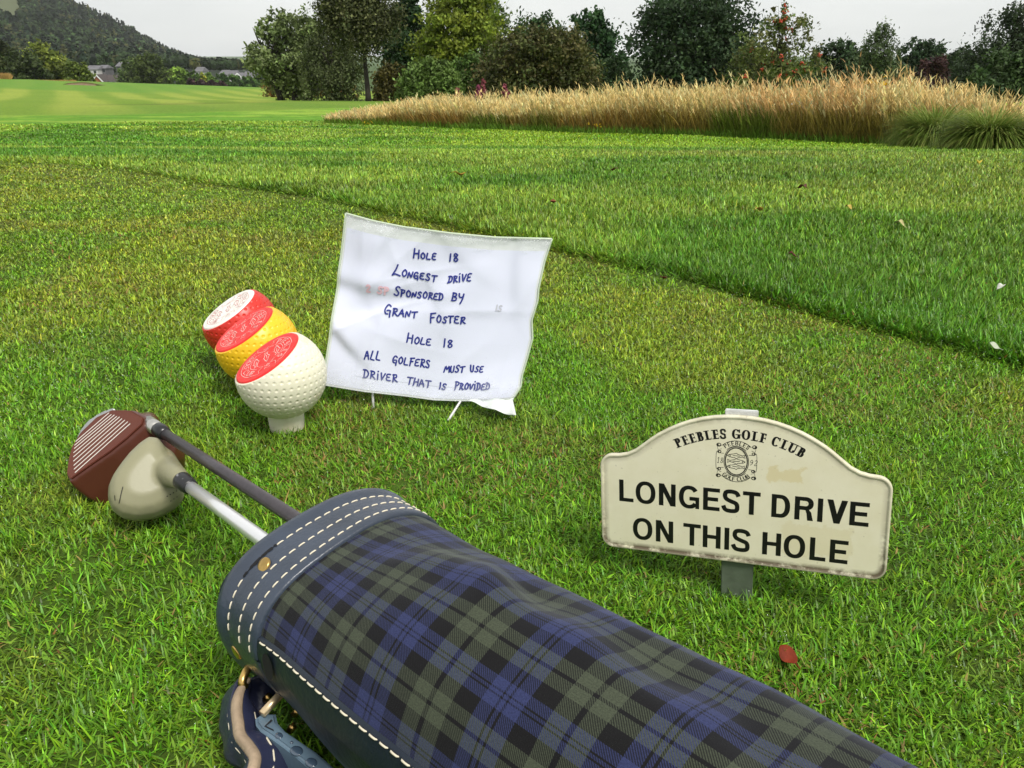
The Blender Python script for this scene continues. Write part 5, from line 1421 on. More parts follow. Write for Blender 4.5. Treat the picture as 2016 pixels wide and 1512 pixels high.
def make_tree(name, label, cat, x, y, z, W, H, style, colA, colB, n, seed, leaf=.17, group=None, crown_base=.12, trunk_r=None, trunks=1, clump=.20, per=24, droop=0.0, flat=1.0, shell=.5, lean=0.0, nb=16, depth=None, mat_b=None, twiggy=True, aspect=1.5):
    """W,H crown width / total height in metres; colours are the leaves' own light and dark greens"""
    rg = np.random.default_rng(seed)
    root = empty(name, (x, y, z), label, cat, group)
    Dp = depth or W * .8
    zb = H * crown_base; blobs = []
    for i in range(nb):
        t = (i + .5) / nb
        if style == 'round': prof = math.sqrt(max(.02, 1 - (2 * t - 1) ** 2)) * .92
        elif style == 'cone': prof = min(1, 1.35 * (1 - t) ** .75) * .95 + .06
        elif style == 'egg': prof = math.sin(math.pi * min(1, t * .86 + .14) ** .75) * .95 + .05
        elif style == 'dome': prof = math.sqrt(max(.02, 1 - t ** 2.2))
        else: prof = .8
        a = rg.uniform(0, 6.28); rr = prof * rg.uniform(.35, .75)
        cx, cy = math.cos(a) * rr * W * .5, math.sin(a) * rr * Dp * .5
        br = W * rg.uniform(.14, .24) * (.45 + .75 * prof)
        cz = zb + (H - zb) * t * .94 + .02 * H
        bz = min(br * rg.uniform(.75, 1.1), (H - zb) * .3)
        cz = min(cz, H - bz * .85)
        blobs.append((cx + lean * cz, cy, cz, br, br * Dp / W, bz))
    # blobs along the outline's left and right so that the silhouette is filled
    for sgn in (-1, 1):
        for t in (.15, .38, .6, .8):
            if style == 'round': prof = math.sqrt(max(.02, 1 - (2 * t - 1) ** 2)) * .95
            elif style == 'cone': prof = min(1, 1.35 * (1 - t) ** .75) + .03
            elif style == 'dome': prof = math.sqrt(max(.02, 1 - t ** 2.2))
            else: prof = math.sin(math.pi * min(1, t * .86 + .14) ** .75)
            br = W * rg.uniform(.12, .2) * (.4 + .7 * prof); cz = zb + (H - zb) * t
            blobs.append((sgn * (prof * W * .5 - br * .75) + lean * cz, rg.uniform(-.2, .2) * Dp, cz, br, br, min(br * .9, (H - zb) * .25)))
    P, nr, lum, hue = crown_points(blobs, n, rg, clump, per, shell, droop, flat)
    P[:, 2] = np.maximum(P[:, 2], .05)
    cols = 1.7 * (np.array(colA)[None] * (1 - hue[:, None]) + np.array(colB)[None] * hue[:, None]) * lum[:, None] * rg.lognormal(0, .18, len(P))[:, None]
    leaves_mesh("crown", P + np.array([x, y, z]), nr, np.full(len(P), leaf), np.clip(cols, .002, .6), root, aspect, droop=.6 * droop if droop else None)
    bm = bmesh.new(); tr = trunk_r or H * .022
    for k in range(trunks):
        ox = (k - (trunks - 1) / 2) * tr * 4.5
        top = H * rg.uniform(.72, .9)
        path = [np.array([ox, 0, -.4])]
        for s in (.08, .2, .35, .55, .78, 1): path.append(np.array([ox * (1 + s * 1.5) + lean * top * s + rg.normal(0, .012) * H * s, rg.normal(0, .012) * H * s, top * s]))
        path = np.array(path) + np.array([x, y, z])
        tube(bm, path, [tr * 1.25, tr, tr * .85, tr * .72, tr * .52, tr * .3, tr * .08], 8)
        for bi in range(k, len(blobs), trunks):
            b = blobs[bi]; zt = max(zb * .7, b[2] * .55); f = zt / top
            st = np.array([np.interp(zt + z, path[:, 2], path[:, q]) for q in range(3)])
            en = np.array([x + b[0], y + b[1], z + b[2]]); mid = (st + en) / 2 + np.array([0, 0, .06 * H])
            tube(bm, [st, mid, en], [tr * .38 * (1 - .5 * min(1, f)), tr * .24 * (1 - .4 * min(1, f)), tr * .06], 5)
            if twiggy:
                for q in range(3):
                    e2 = en + rg.normal(0, 1, 3) * np.array(b[3:6]) * .8
                    tube(bm, [mid * .4 + en * .6, (mid * .2 + en * .3 + e2 * .5), e2], [tr * .12, tr * .08, tr * .03], 4, cap=False)
    from_bm("trunk", bm, mat_b or M_bark, root)
    return root

def px_tree(name, label, cat, x0, x1, ytop, d, style, colA, colB, n, seed, ybase=None, **kw):
    """place a tree d metres ahead so that its crown spans photo columns x0..x1 and its tip reaches row ytop"""
    xc = (x0 + x1) / 2
    r = ray(xc, 150); X = CP[0] + r[0] * d / r[1]
    z0 = tz(X, d) if ybase is None else float(atd(xc, ybase, d)[2])
    D = d * .927 + (CAMZ - z0) * .375
    W = (x1 - x0) * D / FPX; H = float(atd(xc, ytop, d)[2]) - z0
    return make_tree(name, label, cat, X, d, z0, W, H, style, colA, colB, n, seed, **kw)

G_dark, G_dark2 = (.013, .030, .010), (.026, .052, .014)
TG = "trees beyond the tall grass"
willow_l, willow_d = (.130, .160, .062), (.060, .085, .028)
px_tree("tree", "round grey-green tree with short trunks, left end of the near tree group", "tree", 500, 652, 26, 58, 'round', willow_l, willow_d, 17000, 101, leaf=0.156, group=TG, crown_base=.10, trunks=3, trunk_r=.20, nb=20, clump=.17)
px_tree("tree", "dark weeping birch with a leaning trunk rising from the left end of the tall grass", "tree", 646, 800, -62, 43, 'egg', (.034, .044, .016), (.060, .064, .024), 25500, 102, leaf=0.094, group=TG, crown_base=.50, droop=.55, trunk_r=.14, nb=24, clump=.18, per=30, lean=-.045, shell=.3)
px_tree("tree", "weeping birch crown between the round grey-green tree and the leaning birch", "tree", 596, 716, 22, 50, 'egg', (.038, .052, .018), (.058, .070, .026), 15000, 103, leaf=0.101, group=TG, crown_base=.10, droop=.8, trunk_r=.12, nb=18, clump=.2)
px_tree("tree", "nearly black broadleaf tree behind the leaning birch", "tree", 752, 872, -30, 54, 'egg', G_dark, (.020, .042, .013), 19500, 104, leaf=0.148, group=TG, crown_base=.10, nb=18, clump=.24, shell=.4)
px_tree("tree", "yellow-green maple with layered branches rising out of the top of the photo", "tree", 818, 992, -50, 46, 'dome', (.130, .155, .018), (.075, .110, .014), 25500, 105, leaf=0.133, group=TG, crown_base=.06, nb=24, clump=.24, flat=.45, per=22)
px_tree("tree", "thin open-crowned tree behind the yellow-green maple", "tree", 900, 1010, -40, 60, 'egg', (.050, .080, .020), (.075, .105, .030), 6300, 106, leaf=0.133, group=TG, crown_base=.25, nb=16, clump=.26)
px_tree("tree", "dark bushy tree left of the gap where the sky shows", "tree", 1010, 1130, 34, 58, 'round', (.020, .044, .016), (.036, .066, .020), 15000, 107, leaf=0.148, group=TG, crown_base=.05, nb=18, clump=.24)
px_tree("tree", "dark tree with a pointed top just left of the sky gap", "tree", 1090, 1226, 8, 55, 'egg', (.013, .036, .013), (.024, .054, .016), 18750, 108, leaf=0.148, group=TG, crown_base=.05, nb=20, clump=.22)
px_tree("tree", "large dark rounded tree standing alone right of the sky gap", "tree", 1232, 1482, -14, 50, 'round', (.016, .032, .014), (.032, .052, .020), 28500, 109, leaf=0.148, group=TG, crown_base=.04, nb=34, clump=.19, shell=.4, trunk_r=.2)
rowan = px_tree("tree", "slender rowan tree dotted with red berries behind the tall grass", "tree", 1450, 1612, 8, 42, 'cone', (.055, .085, .020), (.090, .085, .030), 7800, 110, leaf=0.109, group=TG, crown_base=.05, nb=22, clump=.22, trunk_r=.07)
def berries():
    rg = np.random.default_rng(3); bm = bmesh.new()
    cr_ = [o for o in rowan.children if o.name.startswith("crown")][0]
    nv = len(cr_.data.vertices); ids = rg.choice(nv, 46, replace=False)
    for i in ids:
        c = np.array(cr_.data.vertices[int(i)].co) + np.array(rowan.location) + np.array([0, -.3, 0])
        for k in range(7):
            p = c + rg.normal(0, .05, 3)
            m_ = Matrix.Translation(Vector(p)); bmesh.ops.create_icosphere(bm, subdivisions=1, radius=.045, matrix=m_)
    from_bm("berry_sprays", bm, mat("rowan_berry", (.42, .045, .012), .35), rowan)
berries()
px_tree("tree", "low dark clump of trees right of the rowan", "tree", 1590, 1712, 82, 56, 'round', (.014, .028, .012), (.026, .044, .016), 10500, 111, leaf=0.148, group=TG, crown_base=.03, nb=16, clump=.24)
px_tree("tree", "pale pointed birch right of the rowan", "tree", 1672, 1780, 40, 50, 'cone', (.040, .062, .024), (.062, .085, .036), 11250, 112, leaf=0.094, group=TG, crown_base=.04, nb=18, clump=.22, droop=.5)
px_tree("tree", "flat-topped dark tree right of the pale birch", "tree", 1750, 1872, 84, 58, 'round', (.012, .026, .012), (.022, .038, .015), 10500, 113, leaf=0.148, group=TG, crown_base=.03, nb=16, clump=.24)
px_tree("shrub", "purple-brown shrub below the flat-topped dark tree", "shrub", 1796, 1868, 108, 44, 'dome', (.028, .014, .016), (.045, .022, .020), 4800, 114, leaf=0.109, group=TG, crown_base=.0, nb=9, clump=.3)
px_tree("tree", "low dark tree between the flat-topped tree and the tall conifer at the right edge", "tree", 1840, 1940, 92, 55, 'round', (.014, .028, .012), (.026, .042, .016), 7500, 115, leaf=0.140, group=TG, crown_base=.03, nb=12, clump=.26)
px_tree("tree", "tall dark pointed tree at the right edge", "tree", 1886, 2070, 2, 48, 'cone', (.016, .026, .013), (.030, .042, .020), 22500, 116, leaf=0.109, group=TG, crown_base=.03, nb=30, clump=.2, droop=.35)
px_tree("shrub", "broad dark green shrub under the pointed tree at the right edge", "shrub", 1918, 2090, 100, 34, 'dome', (.022, .040, .014), (.036, .058, .018), 14250, 117, leaf=0.101, group=TG, crown_base=.0, nb=16, clump=.22)
px_tree("shrub", "brown-green hawthorn bush in front of the dark trees, centre of the hedge line", "shrub", 944, 1172, 66, 37, 'dome', (.060, .052, .018), (.038, .050, .014), 22500, 118, leaf=0.101, group=TG, crown_base=.0, nb=26, clump=.2)
px_tree("shrub", "light green willow shrub below the yellow-green maple", "shrub", 786, 905, 124, 36, 'dome', (.075, .115, .026), (.055, .090, .020), 13500, 119, leaf=0.094, group=TG, crown_base=.0, nb=16, clump=.22)
px_tree("shrub", "green shrub between the willow shrub and the hawthorn", "shrub", 872, 985, 112, 41, 'dome', (.055, .090, .018), (.036, .070, .014), 12000, 120, leaf=0.101, group=TG, crown_base=.0, nb=14, clump=.22)
px_tree("shrub", "rusty leaved shrub half hidden behind the leaning birch trunk", "shrub", 736, 812, 126, 47, 'dome', (.075, .064, .016), (.045, .045, .014), 6300, 121, leaf=0.109, group=TG, crown_base=.0, nb=10, clump=.28)
px_tree("shrub", "dark shrub right of the big rounded tree, low behind the grass", "shrub", 1418, 1560, 96, 46, 'dome', (.030, .048, .014), (.050, .060, .018), 9750, 122, leaf=0.109, group=TG, crown_base=.0, nb=12, clump=.24)
px_tree("shrub", "dark hedge-like shrub low behind the grass left of the sky gap", "shrub", 1130, 1246, 118, 50, 'dome', (.018, .036, .014), (.030, .050, .016), 7800, 123, leaf=0.117, group=TG, crown_base=.0, nb=12, clump=.24)
px_tree("shrub", "orange-brown bush behind the short trunks of the round grey-green tree", "shrub", 520, 700, 150, 80, 'dome', (.16, .080, .022), (.075, .070, .022), 6300, 124, leaf=0.172, group=TG, crown_base=.0, nb=14, clump=.24, depth=2.5)

FG = "trees along the far edge of the fairway"
def far_tree(name, label, cat, x0, x1, ytop, ybase, d, style, a, b, n, seed, **kw):
    kw.setdefault('group', FG); kw.setdefault('crown_base', .05); kw.setdefault('twiggy', False)
    return px_tree(name, label, cat, x0, x1, ytop, d, style, a, b, n, seed, ybase=ybase, **kw)
far_tree("tree", "dark tree at the left edge below the wooded hill", "tree", -40, 44, 80, 164, 150, 'round', (.020, .030, .010), (.036, .042, .014), 4500, 201, leaf=.42, nb=14, clump=.26)
far_tree("tree", "broad olive tree, tallest of the bushy trees at the far left of the fairway", "tree", 50, 136, 88, 164, 152, 'dome', (.11, .13, .02), (.06, .08, .015), 6000, 202, leaf=.40, nb=18, clump=.24)
far_tree("tree", "dark bush in front of the broad olive tree", "shrub", 20, 92, 106, 164, 146, 'dome', (.022, .034, .012), (.034, .046, .014), 4200, 203, leaf=.38, nb=12, clump=.26)
far_tree("tree", "rounded lighter green bush left of the brick gable", "shrub", 132, 182, 122, 164, 150, 'dome', (.10, .13, .02), (.06, .085, .018), 3200, 204, leaf=.36, nb=10, clump=.26)
far_tree("tree", "spreading olive tree with a pale trunk right of the brick gable", "tree", 256, 334, 108, 176, 240, 'dome', (.055, .075, .016), (.034, .05, .014), 6500, 205, leaf=.55, nb=18, clump=.24, crown_base=.12, trunk_r=.22, mat_b=mat("pale_bark", (.22, .19, .15), .9))
far_tree("tree", "lighter green tree behind the brick gable's roof", "tree", 236, 280, 116, 170, 262, 'dome', (.050, .075, .016), (.032, .052, .014), 3000, 206, leaf=.5, nb=10, clump=.28)
far_tree("tree", "dark round-headed tree above the brick gable", "tree", 196, 228, 108, 160, 420, 'round', (.018, .036, .012), (.028, .046, .014), 2200, 207, leaf=.8, nb=9, clump=.3)
specs = [(322, 350, 132, 172, "bright"), (340, 366, 133, 174, "bright"), (360, 392, 138, 176, "dark"), (384, 404, 143, 176, "yellowish"), (402, 424, 144, 176, "small bright"), (424, 448, 148, 178, "clipped"), (444, 470, 148, 179, "clipped"), (468, 490, 151, 180, "clipped"), (486, 510, 152, 181, "clipped"), (504, 530, 150, 182, "dark clipped")]
words = ["first bright rounded tree right of the pale-trunked tree", "second bright rounded tree right of the pale-trunked tree", "dark green wide rounded tree at the middle of the row", "yellow-green narrow tree in the row before the town", "small bright ball-shaped tree above the purple hedge", "clipped round tree just right of the purple hedge", "clipped round tree second right of the purple hedge", "clipped round tree third right of the purple hedge", "clipped round tree fourth right of the purple hedge", "dark clipped tree beside the round grey-green tree"]
for i, ((x0, x1, yt, yb, k), wd) in enumerate(zip(specs, words)):
    a, b = {"bright": ((.14, .22, .030), (.09, .15, .022)), "dark": ((.045, .08, .018), (.06, .10, .02)), "yellowish": ((.26, .28, .03), (.16, .19, .03)), "small bright": ((.11, .19, .03), (.08, .13, .025)), "clipped": ((.075, .135, .030), (.04, .08, .02)), "dark clipped": ((.020, .040, .014), (.030, .05, .016))}[k]
    far_tree("tree", wd, "tree", x0, x1, yt, yb, 300 + 3 * i, 'round', a, b, 1700, 220 + i, leaf=.75, nb=9, clump=.26, group="row of rounded trees before the town", crown_base=.16)
def hedge():
    r0 = atd(372, 172, 292); r1 = atd(446, 178, 296); rg = np.random.default_rng(9)
    root = empty("hedge", tuple(r0), "dark purple-brown hedge below the row of rounded trees", "hedge")
    n = 2600; t = rg.uniform(0, 1, n)[:, None]; P = r0 * (1 - t) + r1 * t + np.stack([rg.normal(0, .3, n), rg.uniform(-1.2, 1.2, n), rg.uniform(-.6, 2.6, n) * (.8 + .3 * np.sin(t[:, 0] * 23))], 1)
    cols = np.array([.040, .020, .022]) * rg.lognormal(0, .35, n)[:, None]
    leaves_mesh("foliage_mass", P, np.tile([0, -.5, .5], (n, 1)), np.full(n, .7), cols, root)
hedge()

# straw patches near the far-left crest
def straw_patch(px0, px1, py, hpx, d, seed, name_label):
    rg = np.random.default_rng(seed); n = 3500
    px = rg.uniform(px0, px1, n); dd = d + rg.uniform(0, 3, n)
    X = (px - 1008) / FPX * (dd * .927 + 1.4); z0 = float(atd((px0 + px1) / 2, py, d)[2]); sc = d * .927 / FPX
    base = np.stack([X, dd, np.full(n, z0)], 1); hh = hpx * sc * rg.uniform(.6, 1.1, n)
    col = np.array([.40, .26, .085]) * rg.lognormal(0, .25, n)[:, None]
    V, Q, T, Cc = blades(base, hh, rg.uniform(.06, .14, n), rg.uniform(0, 6.28, n), rg.uniform(0, .3, n), rg.uniform(0, .5, n), col * .9, col, 2, facing=np.full(n, math.pi / 2))
    o = npmesh("straw_grass", V, quads=Q, tris=T, cols=Cc, mat=M_straw); tag(o, name_label, kind="stuff")
straw_patch(-40, 22, 164, 19, 128, 5, "pale straw grass at the left edge below the trees")
straw_patch(20, 150, 165, 7, 128, 6, "low straw grass in front of the bushy trees at the far left")

# bunker at the far left crest
def bunker():
    a = atd(122, 168.5, 104); b = atd(188, 168.5, 104)
    n = 26; V = []; Fc = []
    for k in range(n + 1):
        t = k / n; p = a * (1 - t) + b * t; hh = .24 * math.sin(math.pi * t) ** .6 + .02
        V += [p + np.array([0, -.9, -.10]), p + np.array([0, .0, .0 + hh * .25]), p + np.array([0, .35, hh])]
    for k in range(n):
        for s in range(2): i = k * 3 + s; Fc.append((i, i + 3, i + 4, i + 1))
    o = pymesh("bunker_sand", V, Fc, mat("bunker_sand", (.20, .13, .085), .95, var=.3, vscale=2), None); tag(o, kind="structure")
    V = []; Fc = []
    for k in range(n + 1):
        t = k / n; p = a * (1 - t) + b * t; hh = .24 * math.sin(math.pi * t) ** .6 + .02
        V += [p + np.array([0, .33, hh * .55]), p + np.array([0, .30, hh + .10]), p + np.array([0, 1.2, hh + .12 * math.sin(math.pi * t)]), p + np.array([0, 4.5, -.2])]
    for k in range(n):
        for s in range(3): i = k * 4 + s; Fc.append((i, i + 4, i + 5, i + 1))
    o = pymesh("bunker_bank", V, Fc, mat("bank_turf", (.085, .105, .022), .95, var_col=(.10, .07, .025), vscale=1.2), None); tag(o, kind="structure")
bunker()

# ================================================================ HOUSES
def house(x0, x1, y_eave, y_ridge, d, wall, roof, label, gable_front=False, cat="house", windows=2, chim=False, group="houses of the town beyond the course", depth_m=8.0):
    A = atd(x0, y_eave, d); B = atd(x1, y_eave, d); zr = float(atd((x0 + x1) / 2, y_ridge, d)[2]); ze = float(A[2]); base = min(tz(A[0], d), ze - 3.0)
    xa, xb = float(A[0]), float(B[0]); root = empty("house", ((xa + xb) / 2, d, base), label, cat, group)
    def boxm(name, x_0, x_1, y_0, y_1, z_0, z_1, mt, par):
        v = [(x, y, z) for z in (z_0, z_1) for y in (y_0, y_1) for x in (x_0, x_1)]
        return pymesh(name, v, [(0, 1, 3, 2)[::-1], (4, 5, 7, 6), (0, 1, 5, 4), (1, 3, 7, 5), (3, 2, 6, 7), (2, 0, 4, 6)], mt, par, smooth=False)
    boxm("wall", xa, xb, d, d + depth_m, base, ze, wall, root)
    ov = .35
    if gable_front:
        xm = (xa + xb) / 2
        pymesh("gable_wall", [(xa, d, ze + .002), (xb, d, ze + .002), (xm, d, zr)], [(0, 1, 2)], wall, root, smooth=False)
        v = [(xa - ov, d - ov, ze - .2), (xm, d - ov, zr + .12), (xb + ov, d - ov, ze - .2), (xa - ov, d + depth_m, ze - .2), (xm, d + depth_m, zr + .12), (xb + ov, d + depth_m, ze - .2)]
        rf = pymesh("roof", v, [(0, 1, 4, 3), (1, 2, 5, 4)], roof, root, smooth=False); rf.modifiers.new("t", 'SOLIDIFY').thickness = .18
        bw = mat("white_bargeboard", (.78, .78, .76), .5)
        for s, xe in ((-1, xa - ov), (1, xb + ov)):
            t = .62
            v = [(xe, d - ov - .04, ze - .2 - t), (xm, d - ov - .04, zr + .16 - t), (xm, d - ov - .04, zr + .20), (xe, d - ov - .04, ze - .12)]
            o = pymesh("bargeboard", v, [(0, 1, 2, 3)], bw, root, smooth=False); o.modifiers.new("t", 'SOLIDIFY').thickness = .1
    else:
        ym = d + depth_m / 2
        v = [(xa - ov, d - ov, ze - .15), (xb + ov, d - ov, ze - .15), (xb, ym, zr), (xa, ym, zr), (xa - ov, d + depth_m + ov, ze - .15), (xb + ov, d + depth_m + ov, ze - .15)]
        pymesh("roof", v, [(0, 1, 2, 3), (3, 2, 5, 4), (0, 3, 4), (1, 5, 2)], roof, root, smooth=False)
        glass = mat("dark_window", (.03, .035, .04), .2)
        for k in range(windows):
            xc = xa + (xb - xa) * (k + .5) / windows; boxm("window", xc - .55, xc + .55, d - .03, d + .02, ze - 1.7, ze - .6, glass, root)
    if chim: boxm("chimney", xa + (xb - xa) * .25 - .4, xa + (xb - xa) * .25 + .4, d + depth_m * .45, d + depth_m * .6, ze, zr + 1.1, wall, root)
    return root
brick = mat("orange_brick", (.36, .13, .055), .9, var=.3, vscale=2)
slate = mat("dark_roof_tile", (.060, .045, .042), .7, var=.3, vscale=1)
slate2 = mat("grey_slate_roof", (.13, .125, .135), .6, var=.25, vscale=.6)
harl = mat("white_harled_wall", (.50, .49, .47), .9)
house(181, 204, 161.5, 147, 350, brick, slate, "brick house with a white-edged gable showing over the fairway crest", gable_front=True, chim=False)
house(206, 229, 158.5, 147.5, 354, harl, slate, "low dark-roofed house with a white wall right beside the brick gable", chim=False)
house(231, 256, 161, 150.5, 354, harl, slate, "dark-roofed house with a white wall, second to the right of the brick gable", chim=False)
house(168, 192, 136, 129, 392, harl, slate2, "grey-roofed house below the wooded hill, left above the brick gable")
house(192, 207, 134, 128, 396, slate2, slate2, "small grey house below the wooded hill, just above the brick gable's roof")
house(228, 246, 130, 122, 394, slate2, slate2, "grey stone house partly hidden by trees below the wooded hill")
house(383, 398, 140, 132, 380, harl, slate2, "white house with a grey roof between the far trees, leftmost of the town's white houses")
house(432, 448, 145, 138, 384, harl, slate2, "white house in the town above the purple hedge, second from the left")
house(447, 464, 147, 139, 378, harl, slate2, "white house in the town above the clipped trees, third from the left")
house(478, 497, 150, 141, 372, harl, slate2, "wide grey-roofed house in the town left of the round grey-green tree")
house(497, 512, 153, 145, 366, harl, slate2, "grey-roofed house half behind the round grey-green tree")
house(462, 474, 150, 144, 368, harl, slate2, "small white gabled house between the two wider town houses", gable_front=True)

# ================================================================ HILLS AND THEIR WOODS
_hx = np.array([-420, -200, -60, 0, 60, 133, 175, 222, 260, 278, 300, 326, 348, 368, 400, 440, 520, 640])
_hy = np.array([-210, -150, -88, -62, -36, 0, 20, 42, 58, 72, 84, 100, 108, 114, 119, 123, 126, 128])
def hill_z(px, t):
    """t 0..1 from the foot (430 m) to the ridge (1150 m)"""
    d = 430 + 720 * np.asarray(t)
    yr = np.interp(px, _hx, _hy)
    el_r = np.tan(-PITCH + np.arctan((756 - (yr + 4)) / FPX))
    el_b = np.tan(-PITCH + np.arctan((756 - np.minimum(142, yr + 30)) / FPX)) if False else np.tan(-PITCH + np.arctan((756 - 141.0) / FPX))
    e = el_b + (el_r - el_b) * np.asarray(t) ** .9
    return CAMZ + d * e, d
def build_hills():
    pxs = np.linspace(-420, 640, 140); ts = np.concatenate([[-.05], np.linspace(0, 1, 40), [1.12]])
    PX, TT = np.meshgrid(pxs, ts)
    Z, Dd = hill_z(PX, np.clip(TT, 0, 1)); Dd = Dd + (TT > 1) * 200 - (TT < 0) * 22; Z = Z - (TT > 1) * 40 - (TT < 0) * 8
    X = (PX - 1008) / FPX * Dd / .927 * .985
    X = (PX - 1008) / FPX * (Dd * .927 + (CAMZ - Z) * .375)
    V = np.stack([X, Dd, Z], -1).reshape(-1, 3); na = len(pxs); nr = len(ts)
    i = np.arange(nr - 1)[:, None]; j = np.arange(na - 1)[None, :]
    Q = np.stack([i * na + j, i * na + j + 1, (i + 1) * na + j + 1, (i + 1) * na + j], -1).reshape(-1, 4)
    f = ((PX < 40 - 70 * np.clip(.62 - TT, 0, 1)) & (TT > .50 + .0006 * np.abs(PX - 20))).reshape(-1)[:, None]
    cols = np.where(f, np.array([.075, .090, .036]), np.array([.014, .022, .011]))
    m, n, l, p = newmat("hill_ground"); a = n.new("ShaderNodeVertexColor"); a.layer_name = "Col"; l.new(a.outputs[0], p.inputs["Base Color"]); p.inputs["Roughness"].default_value = 1
    tag(npmesh("hills", V, quads=Q, cols=cols, mat=m, smooth=True), kind="structure")
    rg = np.random.default_rng(77)
    n = 5200
    px = rg.uniform(-300, 560, n); t = rg.uniform(0, 1, n) ** .85
    fld = (px < 40 - 70 * np.clip(.62 - t, 0, 1)) & (t > .50 + .0006 * np.abs(px - 20)); px, t = px[~fld], t[~fld]; n = len(px)
    Z, Dd = hill_z(px, t); X = (px - 1008) / FPX * (Dd * .927 + (CAMZ - Z) * .375)
    con = rg.uniform(0, 1, n) < .25 + .35 * t
    hgt = np.where(con, rg.uniform(7, 12, n), rg.uniform(5.5, 10, n)) * (1 - .30 * sst(330, 420, px) ); rad_ = np.where(con, hgt * .24, hgt * .48)
    per = 46
    j = np.repeat(np.arange(n), per); m_ = len(j)
    d = rg.normal(0, 1, (m_, 3)); d /= np.linalg.norm(d, axis=1)[:, None]; d[:, 1] = -np.abs(d[:, 1]) * rg.choice([1, 1, -1], m_)
    rr = rg.uniform(.75, 1.02, m_)
    hz = .5 + .5 * d[:, 2]
    wid = np.where(con[j], 1.25 * (1 - hz) + .05, 1.0)
    side = np.where(con[j], 1.0, 1.0)
    P = np.stack([X[j] + d[:, 0] * rad_[j] * rr * wid, Dd[j] + d[:, 1] * rad_[j] * rr * wid, Z[j] + hgt[j] * (.12 + .85 * hz * rr)], 1)
    base = np.where(con[:, None], np.array([.009, .018, .010]), np.array([.024, .044, .014])) * rg.lognormal(0, .5, n)[:, None]
    warm = rg.uniform(0, 1, n) < .10; base[warm] = np.array([.070, .075, .022]) * rg.lognormal(0, .2, warm.sum())[:, None]
    cols = base[j] * rg.lognormal(0, .22, m_)[:, None]
    a = np.cross(d, rg.normal(0, 1, (m_, 3))); a /= np.linalg.norm(a, axis=1)[:, None]; b = np.cross(d, a)
    s = (np.where(con, .85, 1.15)[j] * (hgt[j] / 8) * rg.uniform(.6, 1.3, m_))[:, None]
    A = a * s; B = b * s
    V = np.stack([P - A, P + B, P + A, P - B], 1).reshape(-1, 3)
    o = npmesh("hillside_wood", V, quads=np.arange(4 * m_).reshape(-1, 4), cols=np.repeat(cols, 4, 0), mat=M_leaf)
    tag(o, "dark mixed wood covering the hazy hill and the valley side behind the course", kind="stuff")
build_hills()

# ================================================================ WILD FLOWERS AND FALLEN LEAVES
def willowherb(px, ytop, d, label, col):
    r = ray(px, 150); X = float(r[0] * d / r[1]); z0 = tz(X, d); zt = float(atd(px, ytop, d)[2]); H = zt - z0; rg = np.random.default_rng(int(px))
    root = empty("willowherb", (X, d, z0), label, "flower", "pink flower spikes above the tall grass")
    bm = bmesh.new(); tube(bm, [(X, d, z0), (X + .02, d, z0 + H * .6), (X + .01, d, zt)], [.008, .006, .003], 6); from_bm("stem", bm, mat("red_stem", (.14, .05, .04), .7), root)
    n = 150; t = rg.uniform(.62, 1.0, n); w_ = .030 * (1.1 - t) / .48 + .004
    P = np.stack([X + rg.normal(0, 1, n) * w_, d + rg.normal(0, 1, n) * w_, z0 + H * t], 1)
    leaves_mesh("blossoms", P, np.tile([0, -1., .3], (n, 1)), np.full(n, .032), np.array(col) * .62 * rg.lognormal(0, .3, n)[:, None], root)
    n = 60; t = rg.uniform(.1, .7, n); P = np.stack([X + rg.normal(0, .06, n), d + rg.normal(0, .05, n), z0 + H * t], 1)
    leaves_mesh("stem_leaves", P, np.tile([0, -1., .3], (n, 1)), np.full(n, .05), np.array([.06, .09, .02]) * rg.lognormal(0, .3, n)[:, None], root, 2.5)
willowherb(951, 156, 14.6, "tallest pink willowherb spike above the tall grass", (.36, .10, .12))
willowherb(994, 165, 14.6, "pink willowherb spike just right of the tallest one", (.36, .10, .13))
willowherb(942, 168, 14.4, "short pink willowherb spike just left of the tallest one", (.38, .09, .17))
willowherb(900, 174, 15.0, "leftmost pinkish brown flower spike above the tall grass", (.30, .13, .10))
def ragwort(px, py, d, label, hpx=10, col=(.62, .40, .015)):
    p = atd(px, py, d); z0 = tz(p[0], d); rg = np.random.default_rng(int(px * 3))
    root = empty("yellow_flower", (p[0], d, z0), label, "flower", "yellow flowers in the tall grass")
    bm = bmesh.new(); tube(bm, [(p[0], d, z0), (p[0] + .02, d, p[2])], [.006, .004], 6); from_bm("stem", bm, mat("green_stem", (.06, .09, .02), .7), root)
    n = 70; P = p + rg.normal(0, 1, (n, 3)) * np.array([.06, .05, .02])
    leaves_mesh("blossoms", P, np.tile([0, -.4, 1.], (n, 1)), np.full(n, .035), np.array(col) * rg.lognormal(0, .2, n)[:, None], root, 1)
b_at = lambda px: float(onground(px, np.interp(px, [640, 1240, 2016], [243, 265, 290]))[1])
ragwort(1724, 164, b_at(1724) + .2, "yellow ragwort head high in the tall grass, right of the rowan")
ragwort(1182, 244, b_at(1182) - .05, "yellow flower low at the foot of the bank below the sky gap")
ragwort(734, 243, b_at(734) - .05, "yellow flower at the foot of the bank near the leaning birch")
ragwort(1704, 190, b_at(1704) - .05, "white umbel flower in the tall grass near the ragwort", col=(.6, .6, .55))
ragwort(1582, 204, b_at(1582) - .05, "white umbel flower half way up the bank, below the rowan", col=(.6, .6, .55))

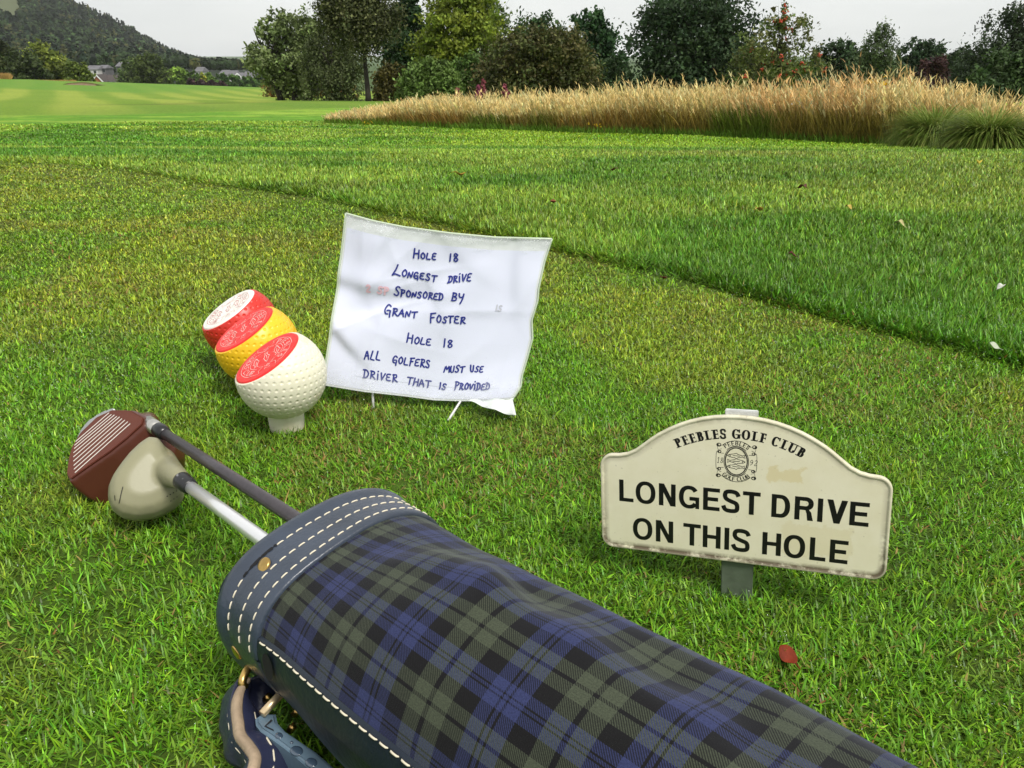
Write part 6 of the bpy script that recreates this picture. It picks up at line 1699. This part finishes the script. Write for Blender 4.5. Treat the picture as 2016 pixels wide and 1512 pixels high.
for i, (px, py, sz, col, lab, sh) in enumerate([
    (1547, 1318, .021, (.20, .030, .010), "curled red-brown leaf on the turf between the sign and the bag", 0),
    (906, 357, .052, (.40, .24, .03), "yellow-brown leaf in the rough above the notice", 0),
    (1492, 431, .036, (.46, .30, .06), "pale orange leaf in the rough right of the notice's top corner", 0),
    (1668, 426, .026, (.48, .36, .08), "small yellow leaf in the rough, right of the pale orange leaf", 0),
    (1767, 461, .032, (.50, .46, .20), "pale yellow leaf in the rough, farthest to the right", 0),
    (1557, 524, .022, (.10, .02, .02), "dark red leaf in the rough above the mown edge", 1),
    (1305, 558, .020, (.13, .025, .02), "dark red two-lobed leaf on the tee just below the mown edge", 1),
    (1089, 414, .030, (.20, .07, .03), "red-brown leaf in the rough by the notice's top right corner", 0),
    (1208, 347, .040, (.16, .06, .03), "small brown leaf far out in the rough", 0),
    (1577, 385, .040, (.14, .05, .04), "brown leaf far out in the rough, above the pale orange leaf", 0),
    (1925, 332, .04, (.52, .42, .05), "yellow leaf near the far edge of the rough at the right", 0),
    (1965, 590, .020, (.70, .70, .62), "white petal-like leaf in the rough at the right edge", 0),
    (1950, 713, .020, (.42, .46, .34), "pale grey-green leaf lying on the mown edge at the right", 0)]):
    fallen_leaf(px, py, sz, col, lab, sh, i)

# ================================================================ HAZE
def haze():
    bm = bmesh.new(); bmesh.ops.create_cube(bm, size=1.0)
    for v in bm.verts: v.co = Vector((v.co.x * 6000, v.co.y * 5000 + 1500, (v.co.z + .5) * 330 - 60))
    m = bpy.data.materials.new("haze_air"); m.use_nodes = True; n = m.node_tree.nodes; l = m.node_tree.links
    n.remove(n["Principled BSDF"]); pv = n.new("ShaderNodeVolumePrincipled"); pv.inputs["Color"].default_value = (.93, .95, .97, 1); pv.inputs["Density"].default_value = HAZE_D; pv.inputs["Anisotropy"].default_value = 0.0
    l.new(pv.outputs[0], n["Material Output"].inputs["Volume"])
    o = from_bm("haze", bm, m, smooth=False); tag(o, kind="stuff", label="thin misty air over the whole course")
HAZE_D = 8e-5
haze()
